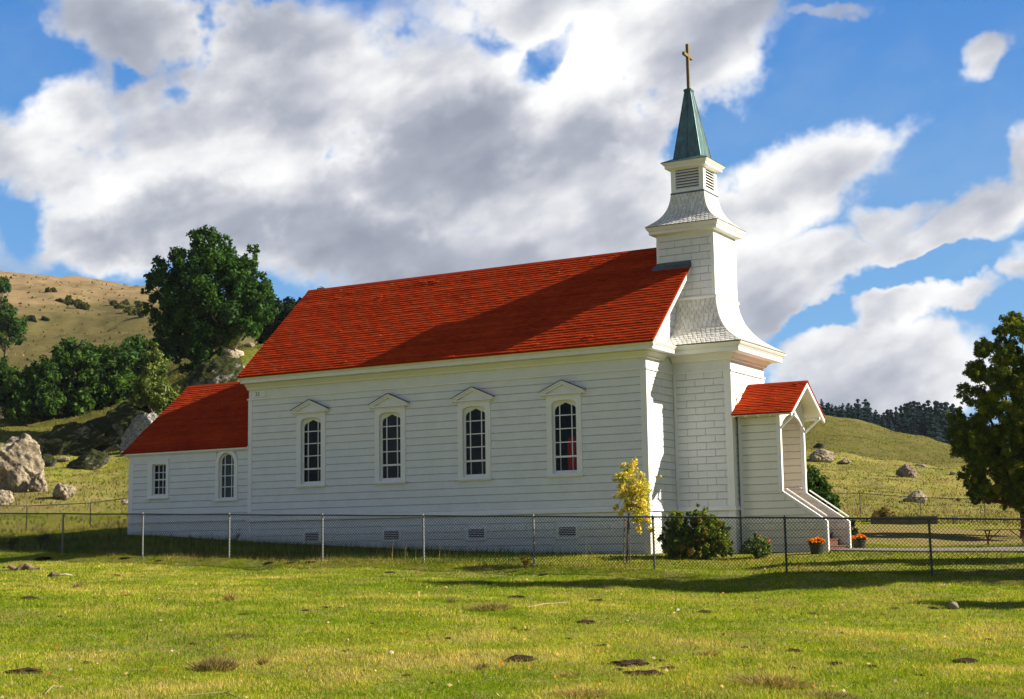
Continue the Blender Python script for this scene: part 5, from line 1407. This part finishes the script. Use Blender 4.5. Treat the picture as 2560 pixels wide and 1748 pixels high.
stalk = lambda x, y, r, rg: (y > -4.1) & (y < -2.0) & (x < 2.5) & (fbm2(x*.8, y*.3, 55, 2) > -.1)
scatter_grass('dry_stalks', 2600, 30, 55, -25, 4, .25, .62, .009, [(.42,.34,.18), (.36,.30,.14), (.5,.42,.26)], 45, mask=stalk, wfac=False, lean=.22)
hillm = lambda x, y, r, rg: (y > 6) & (r > np.where(polar(x, y)[0] > .07, 79, 56))
scatter_grass('hillside_grass', 150000, 52, 265, -23, 22, .05, .20, .012, [(.05,.07,.014), (.10,.12,.02), (.16,.16,.03), (.20,.17,.06), (.26,.20,.09), (.16,.11,.05)], 46, power=.5, mask=hillm, wfac=True)
scatter_grass('hill_scrub', 1500, 190, 500, -24, -7, .15, .8, .03, [(.10,.09,.03), (.07,.07,.02), (.18,.13,.06), (.26,.19,.10)], 47, wfac=True, power=.8)
# tufts of dead grass
def tuft(u, v, wpx, hpx, lab, seed, n=260, flat=False):
    D = float(min(np.linspace(13, 40, 120), key=lambda D: abs(H(*pt(u, v, D)[:2])-pt(u, v, D)[2]))); P = G(u, D, v)
    rg = np.random.default_rng(seed); w = wpx*D/FPX/2; h = hpx*D/FPX
    a = rg.random(n)*2*PI; rr = rg.random(n)**.7; ox, oy = rr*np.cos(a)*w*.75, rr*np.sin(a)*w*.6
    b = np.stack([ox*RH.x+oy*FH.x, ox*RH.y+oy*FH.y], 1); z = H(P[0]+b[:, 0], P[1]+b[:, 1])-P[2]
    hh = h*rg.uniform(.3, 1, n)*(1-.4*rr); ln = rg.normal(size=(n, 2))*(.8*h if flat else .35*h)+b*.5
    ww = rg.uniform(.004, .010, n); an = rg.random(n)*PI
    V = np.stack([np.stack([b[:, 0]-np.cos(an)*ww, b[:, 1]-np.sin(an)*ww, z-.01], 1), np.stack([b[:, 0]+np.cos(an)*ww, b[:, 1]+np.sin(an)*ww, z-.01], 1), np.stack([b[:, 0]+ln[:, 0], b[:, 1]+ln[:, 1], z+hh], 1)], 1).reshape(-1, 3)
    pal = np.array([(.40,.30,.15), (.30,.22,.10), (.48,.38,.22), (.20,.17,.07), (.14,.16,.04)]); col = pal[rg.integers(0, 5, n)]*rg.uniform(.6, 1.2, (n, 1))
    o = link('grass_tuft', np_mesh('grass_tuft', V, 3, GRASSM, col)); o.location = Vector([float(c) for c in P]); tag(o, lab, 'grass tuft')
tuft(577, 1503, 30, 40, 'upright straw coloured tuft in the middle distance left of centre', 1, 160)
tuft(540, 1672, 120, 46, 'largest untidy tuft of dead grass near the bottom left of centre', 2, 900)
tuft(655, 1664, 18, 36, 'narrow straw tuft just right of the largest tuft', 3, 90)
tuft(194, 1468, 28, 24, 'thin reddish dry sprig on the left of the pasture', 4, 60)
tuft(1225, 1523, 110, 26, 'wide flat band of straw near the middle of the pasture', 5, 700, True)
tuft(1128, 1508, 26, 26, 'leaning dry sprig left of the wide straw band', 6, 60)
tuft(1930, 1716, 210, 36, 'long ridge of matted straw near the bottom edge', 7, 1500, True)
tuft(1206, 1672, 34, 26, 'little tuft with crossed pale straws near the bottom centre', 8, 120)
tuft(1770, 1640, 50, 20, 'brown matted tuft right of centre near the bottom', 9, 300, True)
tuft(1450, 1742, 160, 24, 'straw patch cut by the bottom edge in the centre', 10, 800, True)
tuft(2060, 1742, 190, 24, 'straw patch cut by the bottom edge on the right', 11, 800, True)
tuft(600, 1590, 150, 12, 'thin spread of pale straw above the largest tuft', 12, 500, True)
tuft(1420, 1690, 90, 16, 'thin spread of pale straw beside the soil clods', 13, 300, True)
# clods of turned soil
cme = []
for s in range(4):
    bm = bmesh.new(); bmesh.ops.create_icosphere(bm, subdivisions=3, radius=1)
    for v in bm.verts:
        p = v.co.copy(); p += p.normalized()*(mnoise.fractal(p*1.6+Vector((s*5, 1, 2)), .9, 2, 4)*.5+mnoise.noise(p*6+Vector((s, 0, 0)))*.18); v.co = p
    me = bpy.data.meshes.new('soil_clod'); bm.to_mesh(me); bm.free(); me.materials.append(SOIL); cme.append(me)
clods = [(8,1491,20),(72,1495,40),(318,1490,25),(610,1538,30),(763,1528,18),(810,1521,30),(825,1518,14),(850,1522,14),(866,1628,28),(215,1657,26),(56,1684,92),(99,1551,12),(149,1544,16),(110,1396,50),(290,1439,20),(313,1396,25),(399,1401,20),(674,1409,25),(728,1408,22),(776,1408,25),
 (974,1432,26),(1218,1461,30),(1289,1494,46),(1489,1503,40),(1361,1437,22),(1760,1531,44),(1462,1557,46),(1311,1577,22),(1283,1574,18),(1301,1653,84),(1016,1692,22),(1570,1664,90),(1671,1670,44),(1647,1652,34),(1543,1677,34),(1605,1689,100),(1506,1616,22),(1535,1709,20),(906,1678,12),
 (2022,1537,48),(2237,1521,20),(2330,1521,30),(2204,1539,12),(2101,1585,15),(1861,1620,18),(1983,1627,42),(2088,1661,34),(2183,1670,24),(2411,1655,60),(1672,1671,20),(1978,1674,30),(2300,1690,20),(340,1570,14),(480,1610,16),(1120,1600,14),(930,1560,12),(1420,1600,16),(2470,1600,18)]
rc = random.Random(3)
for i, (u, v, w) in enumerate(clods):
    D = float(min(np.linspace(13, 42, 160), key=lambda D: abs(H(*pt(u, v, D)[:2])-pt(u, v, D)[2]))); P = G(u, D, v); hw = w*D/FPX/2
    o = bpy.data.objects.new('soil_clod', cme[i % 4]); COL.objects.link(o); o.location = Vector([float(c) for c in P])
    o.rotation_euler = (0, 0, math.atan2(RH.y, RH.x)+rc.uniform(-.3, .3)); o.scale = (hw, hw*rc.uniform(.7, 1.3), min(.055, max(.022, hw*.26)))
    tag(o, 'dark clod of turned soil lying in the pasture grass', 'soil clod', 'clods of soil in the pasture')
def stone(u, v, w, lab, col, seed):
    D = float(min(np.linspace(13, 42, 160), key=lambda D: abs(H(*pt(u, v, D)[:2])-pt(u, v, D)[2]))); P = G(u, D, v); hw = w*D/FPX/2
    bm = bmesh.new(); bmesh.ops.create_icosphere(bm, subdivisions=3, radius=hw)
    for q in bm.verts: q.co += q.co*(mnoise.fractal(q.co/hw*1.2+Vector((seed, 0, 0)), .9, 2, 3)*.25); q.co.z = q.co.z*.8+hw*.55
    me = bpy.data.meshes.new('stone'); bm.to_mesh(me); bm.free(); me.materials.append(mat_simple('pale_stone', col, .9)); me.polygons.foreach_set('use_smooth', [True]*len(me.polygons))
    o = bpy.data.objects.new('stone', me); COL.objects.link(o); o.location = Vector([float(c) for c in P]); tag(o, lab, 'stone')
flecks = lambda x, y, r, rg: (y < -4.4) & (fbm2(x*1.7+9, y*1.7, 93, 3) > .05)
scatter_grass('straw_flecks', 16000, 12.2, 38, -27, 25, .015, .04, .012, [(.55,.45,.24), (.62,.54,.34), (.40,.30,.14)], 49, power=.25, mask=flecks, lean=2.2)
stone(977, 1638, 14, 'round pale stone lying left of the centre of the pasture', (.55, .47, .32), 1)
stone(1694, 1528, 9, 'small white stone near the thin dark twig', (.5, .5, .46), 2)
stone(2384, 1524, 26, 'flat tan stone on the right of the pasture', (.24, .20, .13), 3)
P = G(52, 37.2, 1395)
mb = MB(); rr_ = random.Random(2)
mb.tube([(-.45+.95*i/14, rr_.uniform(-.03, .03), .05+.045*math.sin(i*.9)+rr_.uniform(0, .03)) for i in range(15)], [.02+.05*math.sin(PI*(i+.3)/15.5)*rr_.uniform(.6, 1.3) for i in range(15)], 9)
tag(oriented(mb, P).build('driftwood', mat_simple('brown_log', (.20, .13, .085), .95)), 'lumpy brown log lying just below the fence on the left', 'log')
P = G(133, 34, 1415); mb = MB(); mb.tube([(-.12, 0, .02), (0, 0, .07), (.14, 0, .04)], [.04, .09, .05], 8)
tag(oriented(mb, P).build('stump_piece', BARK), 'dark knobbly end of wood beside the pale stick', 'log')
P = G(165, 34, 1413); mb = MB(); mb.tube([(-.16, 0, .05), (.0, 0, .055), (.16, 0, .03)], [.022, .03, .015], 8)
tag(oriented(mb, P).build('stick', mat_simple('bleached_wood', (.55, .48, .34), .9)), 'bleached pale stick on the left of the pasture', 'stick')
def twig(pts, r, lab):
    mb = MB(); Q = []
    for (u, v, up_) in pts:
        D = float(min(np.linspace(13, 42, 160), key=lambda D: abs(H(*pt(u, v, D)[:2])-pt(u, v, D)[2]))); q = G(u, D, v); q[2] += up_; Q.append(q)
    mb.tube(Q, [r, r, r*.6][:len(Q)] if len(Q) < 4 else r, 5); tag(mb.build('twig', mat_simple('twig_bark', (.30, .24, .15), .9)), lab, 'twig')
twig([(1320, 1522, .02), (1360, 1517, .05), (1425, 1510, .03)], .008, 'long thin pale twig lying in the middle of the pasture')
twig([(1322, 1508, .10), (1330, 1514, .05), (1340, 1520, .0)], .008, 'short pale twig standing at a slant beside the long twig')
twig([(1694, 1524, .01), (1720, 1524, .02), (1748, 1524, .01)], .006, 'thin dark twig beside the small white stone')
twig([(112, 1738, .01), (132, 1726, .03), (160, 1718, .01)], .006, 'thin pale twig near the bottom left corner')
twig([(430, 1746, .0), (560, 1735, .02), (600, 1742, .0)], .006, 'thin twig at the bottom edge left of centre')
# weeds behind the fence
def weed(u, D, hpx, lab, seed, col=(.10, .085, .05), leaf=None):
    P = G(u, D); h = hpx*D/FPX; rn = random.Random(seed); t = empty('weed', P, lab, 'weed'); mb = MB(); tips = []
    for k in range(9):
        a = rn.uniform(0, 2*PI); l = rn.uniform(.5, 1)*h; e = Vector(P)+Vector((math.cos(a)*l*.45, math.sin(a)*l*.45, l)); m_ = Vector(P)+Vector((math.cos(a)*l*.12, math.sin(a)*l*.12, l*.5))
        mb.tube([P, m_, e], [.009, .006, .002], 5); tips.append(e)
        for q in range(3):
            s = m_.lerp(e, rn.uniform(.1, .8)); f = s+Vector((rn.uniform(-1, 1), rn.uniform(-1, 1), .8))*h*.16; mb.tube([s, f], [.004, .0015], 4); tips.append(f)
    mb.build('stem', mat_simple('weed_stem', col, .9), t)
    if leaf:
        V, c, S = crown([(*e, h*.06) for e in tips], 500, .018, leaf, seed, 4, .6); link('leaves', np_mesh('leaves', V, 4, LEAF, c), t)
weed(118, 44.5, 52, 'bare branching weed behind the left end of the fence', 1)
weed(102, 44, 46, 'second bushy weed behind the left end of the fence', 2, (.06, .08, .04), [(.04,.07,.03)])
weed(30, 44, 40, 'dark leafy weed at the far left behind the fence', 7, (.06, .07, .04), [(.03,.06,.02)])
weed(300, 47, 46, 'bare forked weed beside the annex corner', 3)
weed(590, 43, 44, 'thin dark weed in front of the corner between annex and nave', 4)
weed(1313, 34.0, 36, 'reddish little weed at the fence left of the yellow tree', 5, (.16, .08, .04), [(.24,.12,.04),(.20,.16,.05)])
weed(2300, 78, 18, 'thin bare weed left of the distant fence post', 6)
weed(2370, 77, 22, 'reddish bare brush between concrete wall and post', 8, (.22, .09, .05))
# fallen leaves
rg = np.random.default_rng(99); n = 900
r = 12.5+24*rg.random(n)**1.3; th = np.radians(rg.uniform(-22, 22, n))+YAW; x = CP[0]+r*np.sin(th); y = CP[1]+r*np.cos(th); z = H(x, y)+.03
m_ = y < 0; x, y, z = x[m_], y[m_], z[m_]; n = len(x)
nr = rg.normal(size=(n, 3))*.45+np.array([0, -.3, 1]); nr /= np.linalg.norm(nr, axis=1, keepdims=True)
pal = np.array([(.50,.20,.04), (.55,.38,.16), (.62,.50,.32), (.40,.13,.03), (.30,.20,.10)])
tag(link('fallen_leaves', np_mesh('fallen_leaves', leaf_quads(np.stack([x, y, z], 1), nr, .022*rg.uniform(.6, 1.5, n), .9, rg), 4, LEAF, pal[rg.integers(0, 5, n)])), kind='stuff')

# ------------------------------------------------------------------ light and sky
HAZE = .00006
sd_ = Vector((math.cos(SUN_EL)*math.cos(SUN_AZ), math.cos(SUN_EL)*math.sin(SUN_AZ), math.sin(SUN_EL)))
sl_ = bpy.data.lights.new('sun', 'SUN'); sl_.energy = 5.0; sl_.angle = math.radians(.55); sl_.color = (1, .90, .74)
so = bpy.data.objects.new('sun', sl_); COL.objects.link(so); so.rotation_euler = sd_.to_track_quat('Z', 'Y').to_euler(); so.location = (0, 0, 60)
world = bpy.data.worlds.new('World'); scene.world = world; world.use_nodes = True
nt = world.node_tree; nt.nodes.clear()
wo = N(nt, 'ShaderNodeOutputWorld'); bg = N(nt, 'ShaderNodeBackground'); bg.inputs[1].default_value = .1
sky = N(nt, 'ShaderNodeTexSky'); sky.sky_type = 'NISHITA'; sky.sun_disc = False; sky.sun_elevation = SUN_EL; sky.sun_rotation = PI/2-SUN_AZ
sky.air_density = 1.0; sky.dust_density = .3; sky.ozone_density = 2.0
L(nt, sky.outputs[0], bg.inputs[0]); L(nt, bg.outputs[0], wo.inputs[0])
def dirof(u, v):
    w = CF+CR*((u-1280)/FPX)-CU*((v-874)/FPX); w = w/np.linalg.norm(w)
    return math.degrees(math.atan2(w[0], w[1])), math.degrees(math.asin(w[2]))
def build_sky(nt, sky, bg):
    tc = nt.nodes.new('ShaderNodeTexCoord'); sp = N(nt, 'ShaderNodeSeparateXYZ'); L(nt, tc.outputs['Generated'], sp.inputs[0])
    az = math_(nt, 'MULTIPLY', math_(nt, 'ARCTAN2', sp.outputs[0], sp.outputs[1]), 180/PI)
    el = math_(nt, 'MULTIPLY', math_(nt, 'ARCSINE', sp.outputs[2]), 180/PI)
    cb = N(nt, 'ShaderNodeCombineXYZ'); L(nt, az, cb.inputs[0]); L(nt, el, cb.inputs[1])
    P = cb.outputs[0]
    # --- cloud groups: soft masses at bearings and heights (degrees), broken up by noise
    k = 1/FPX*180/PI
    masses = [(880,330,760,320,0,1.0),(110,340,230,180,-20,1.0),(220,600,240,110,0,1.0),(2080,390,230,85,32,.95),(2060,710,260,60,22,.85),(2310,530,100,50,20,.7),(2230,820,120,30,10,.7),(640,560,620,150,-6,1.0),(1450,430,330,300,0,1.0),(1640,120,330,210,0,1.0),(1420,-40,420,150,0,.9),(430,60,330,120,0,1.0),(320,120,150,90,0,.9),(300,610,260,110,0,1.0),(1100,620,400,110,0,1.0),(1800,40,170,110,0,.9),
              (1990,440,330,150,35,.95),(1960,660,260,85,12,.85),(2400,570,240,80,28,.9),(2240,560,120,70,-30,.7),(2450,105,100,62,30,.85),(2540,380,60,90,-40,.7),
              (2160,930,300,115,0,1.1),(2250,790,150,50,10,.95),(2420,755,110,32,25,.7),(1800,560,180,180,0,.9),(200,500,150,60,25,.8),(2060,40,130,26,15,.5),(2080,765,60,30,0,.6),(2560,650,60,60,0,.8)]
    holes = [(20,90,130,150,20,.9),(305,205,40,40,0,.5),(50,580,60,80,30,.7),(1400,110,150,34,32,.5),(1730,340,120,55,25,.85),(1560,390,60,25,-30,.5),(2150,190,260,110,15,.6),(2360,690,200,34,14,.8),(2080,800,110,28,0,.6),(450,255,60,30,0,.3),(1250,95,60,40,0,.3),(2440,400,60,50,0,.3)]
    wn = nt.nodes.new('ShaderNodeTexNoise'); wn.inputs['Scale'].default_value = .16; wn.inputs['Detail'].default_value = 5; wn.inputs['Roughness'].default_value = .6; L(nt, P, wn.inputs['Vector'])
    wv = N(nt, 'ShaderNodeVectorMath'); wv.operation = 'SUBTRACT'; L(nt, wn.outputs[1], wv.inputs[0]); wv.inputs[1].default_value = (.5, .5, .5)
    ws = N(nt, 'ShaderNodeVectorMath'); ws.operation = 'SCALE'; L(nt, wv.outputs[0], ws.inputs[0]); ws.inputs['Scale'].default_value = 5.0
    wa = N(nt, 'ShaderNodeVectorMath'); wa.operation = 'ADD'; L(nt, P, wa.inputs[0]); L(nt, ws.outputs[0], wa.inputs[1]); PW = wa.outputs[0]
    def blob(t):
        u, v, ru, rv, rot, a = t; A_, E_ = dirof(u, v)
        m = nt.nodes.new('ShaderNodeMapping'); m.vector_type = 'TEXTURE'; m.inputs['Location'].default_value = (A_, E_, 0); m.inputs['Rotation'].default_value = (0, 0, math.radians(rot))
        m.inputs['Scale'].default_value = (ru*k/max(.3, math.cos(math.radians(E_))), rv*k, 1); L(nt, PW, m.inputs['Vector'])
        l = N(nt, 'ShaderNodeVectorMath'); l.operation = 'LENGTH'; L(nt, m.outputs[0], l.inputs[0])
        r_ = nt.nodes.new('ShaderNodeMapRange'); r_.interpolation_type = 'SMOOTHSTEP'
        r_.inputs['From Min'].default_value = 1.45; r_.inputs['From Max'].default_value = .35; r_.inputs['To Max'].default_value = a; L(nt, l.outputs['Value'], r_.inputs['Value'])
        return r_.outputs[0]
    d = None
    for t in masses:
        b = blob(t); d = b if d is None else math_(nt, 'MAXIMUM', d, b)
    hsum = None
    for t in holes:
        b = blob(t); hsum = b if hsum is None else math_(nt, 'MAXIMUM', hsum, b)
    # other parts of the sky, out of view: scattered clouds
    far = noise(nt, .045, 4, .6, P); ax = nt.nodes.new('ShaderNodeMapRange'); ax.interpolation_type = 'SMOOTHSTEP'
    daz = math_(nt, 'ABSOLUTE', math_(nt, 'SUBTRACT', az, math.degrees(YAW))); L(nt, daz, ax.inputs['Value']); ax.inputs['From Min'].default_value = 22; ax.inputs['From Max'].default_value = 40
    farm = math_(nt, 'MULTIPLY', ax.outputs[0], ramp(nt, far, [(.42, 0), (.62, .85)]))
    d = math_(nt, 'SUBTRACT', math_(nt, 'MAXIMUM', math_(nt, 'MULTIPLY', d, 1.13), farm), hsum)
    def fbm_at(off, sc, det, rough=.62):
        m = nt.nodes.new('ShaderNodeMapping'); m.vector_type = 'TEXTURE'; m.inputs['Location'].default_value = (off[0], off[1], 0); m.inputs['Rotation'].default_value = (0, 0, math.radians(24)); m.inputs['Scale'].default_value = (1.45, .88, 1); L(nt, P, m.inputs['Vector'])
        return noise(nt, sc, det, rough, m.outputs[0], 0)
    f0 = fbm_at((0, 0), .22, 9, .58); pass
    g0 = fbm_at((40, 9), .085, 6, .5)
    dens = math_(nt, 'ADD', d, math_(nt, 'MULTIPLY', math_(nt, 'SUBTRACT', f0, .5), 1.3))
    alpha = nt.nodes.new('ShaderNodeMapRange'); alpha.interpolation_type = 'SMOOTHSTEP'; L(nt, dens, alpha.inputs['Value'])
    alpha.inputs['From Min'].default_value = .18; alpha.inputs['From Max'].default_value = .76
    # brightness: sun-facing billows bright, thick middles and undersides grey
    s0 = fbm_at((0, 0), .12, 4, .48); s1 = fbm_at((-1.2, -1.9), .12, 4, .48); t0 = fbm_at((0, 0), .45, 6, .55); t1 = fbm_at((-.35, -.5), .45, 6, .55)
    slope = math_(nt, 'MULTIPLY', math_(nt, 'ADD', math_(nt, 'SUBTRACT', s0, s1), math_(nt, 'MULTIPLY', math_(nt, 'SUBTRACT', t0, t1), .22)), 2.5)
    thick = math_(nt, 'MULTIPLY', math_(nt, 'SUBTRACT', dens, .75), -.30)
    low = math_(nt, 'MULTIPLY', math_(nt, 'SUBTRACT', g0, .5), 1.3)
    lit = math_(nt, 'ADD', math_(nt, 'ADD', slope, thick), math_(nt, 'ADD', low, .60))
    gshade = None
    for t in [(620,600,520,110,-4,.44),(1120,350,280,110,24,.40),(1000,420,160,40,0,.22),(380,170,200,120,20,.25),(1440,300,160,110,0,.15),(700,60,300,80,0,.18),(2330,650,120,60,20,.1),(560,300,220,60,0,.12)]:
        b = blob(t); gshade = b if gshade is None else math_(nt, 'MAXIMUM', gshade, b)
    bright = None
    for t in [(2160,900,300,70,0,.22),(1500,120,260,110,20,.22),(120,300,170,110,-20,.22),(1850,350,200,110,35,.22),(520,130,160,50,0,.2),(250,490,120,40,20,.2),(1950,530,150,60,20,.18)]:
        b = blob(t); bright = b if bright is None else math_(nt, 'MAXIMUM', bright, b)
    lit = math_(nt, 'ADD', math_(nt, 'SUBTRACT', lit, gshade), bright)
    cc = ramp(nt, lit, [(.0, (.27, .295, .365)), (.30, (.37, .395, .465)), (.55, (.56, .575, .62)), (.78, (.80, .80, .81)), (1.0, (.96, .95, .93))])
    # clear blue deepened overhead
    rb = ramp(nt, math_(nt, 'DIVIDE', el, 60.0), [(.0, (.30, .50, .72)), (.12, (.16, .41, .75)), (.35, (.040, .215, .62)), (1, (.015, .09, .36))])
    skyc = mix(nt, .82, mix(nt, 1.0, sky.outputs[0], (.085, .085, .085), 'MULTIPLY'), rb)
    skyc2 = mix(nt, ramp(nt, fbm_at((7, 3), .12, 5), [(.5, 0), (.8, .3)]), skyc, (.42, .50, .60))
    tot = mix(nt, alpha.outputs[0], skyc2, cc)
    tot = mix(nt, math_(nt, 'MULTIPLY', ax.outputs[0], .42), tot, (0, 0, 0))
    sc_ = N(nt, 'ShaderNodeVectorMath'); sc_.operation = 'SCALE'; sc_.inputs['Scale'].default_value = SKYK; L(nt, tot, sc_.inputs[0])
    L(nt, sc_.outputs[0], bg.inputs[0])
SKYK = 10*.53
build_sky(nt, sky, bg)

# thin air between the church and the far wood
hz = MB(); hz.box(-2750, 2750, -2750, 2750, -60, 150)
hm, hn, ho = newmat('haze_air'); pv = N(hn, 'ShaderNodeVolumePrincipled'); pv.inputs['Color'].default_value = (.80, .88, 1, 1); pv.inputs['Density'].default_value = HAZE; pv.inputs['Anisotropy'].default_value = .2
L(hn, pv.outputs[0], ho.inputs['Volume'])
tag(hz.build('haze', hm), kind='stuff')

scene.render.engine = 'CYCLES'
scene.view_settings.view_transform = 'Standard'; scene.view_settings.look = 'None'; scene.view_settings.gamma = 1.0
scene.view_settings.exposure = 1.15
cy = scene.cycles; cy.use_adaptive_sampling = True; cy.adaptive_threshold = .008
cy.use_denoising = True
try: cy.denoiser = 'OPENIMAGEDENOISE'
except Exception: pass
cy.max_bounces = 6; cy.volume_bounces = 0; cy.volume_step_rate = 4; cy.volume_max_steps = 64; cy.diffuse_bounces = 3; cy.glossy_bounces = 2; cy.transmission_bounces = 4; cy.transparent_max_bounces = 8
cy.caustics_reflective = False; cy.caustics_refractive = False
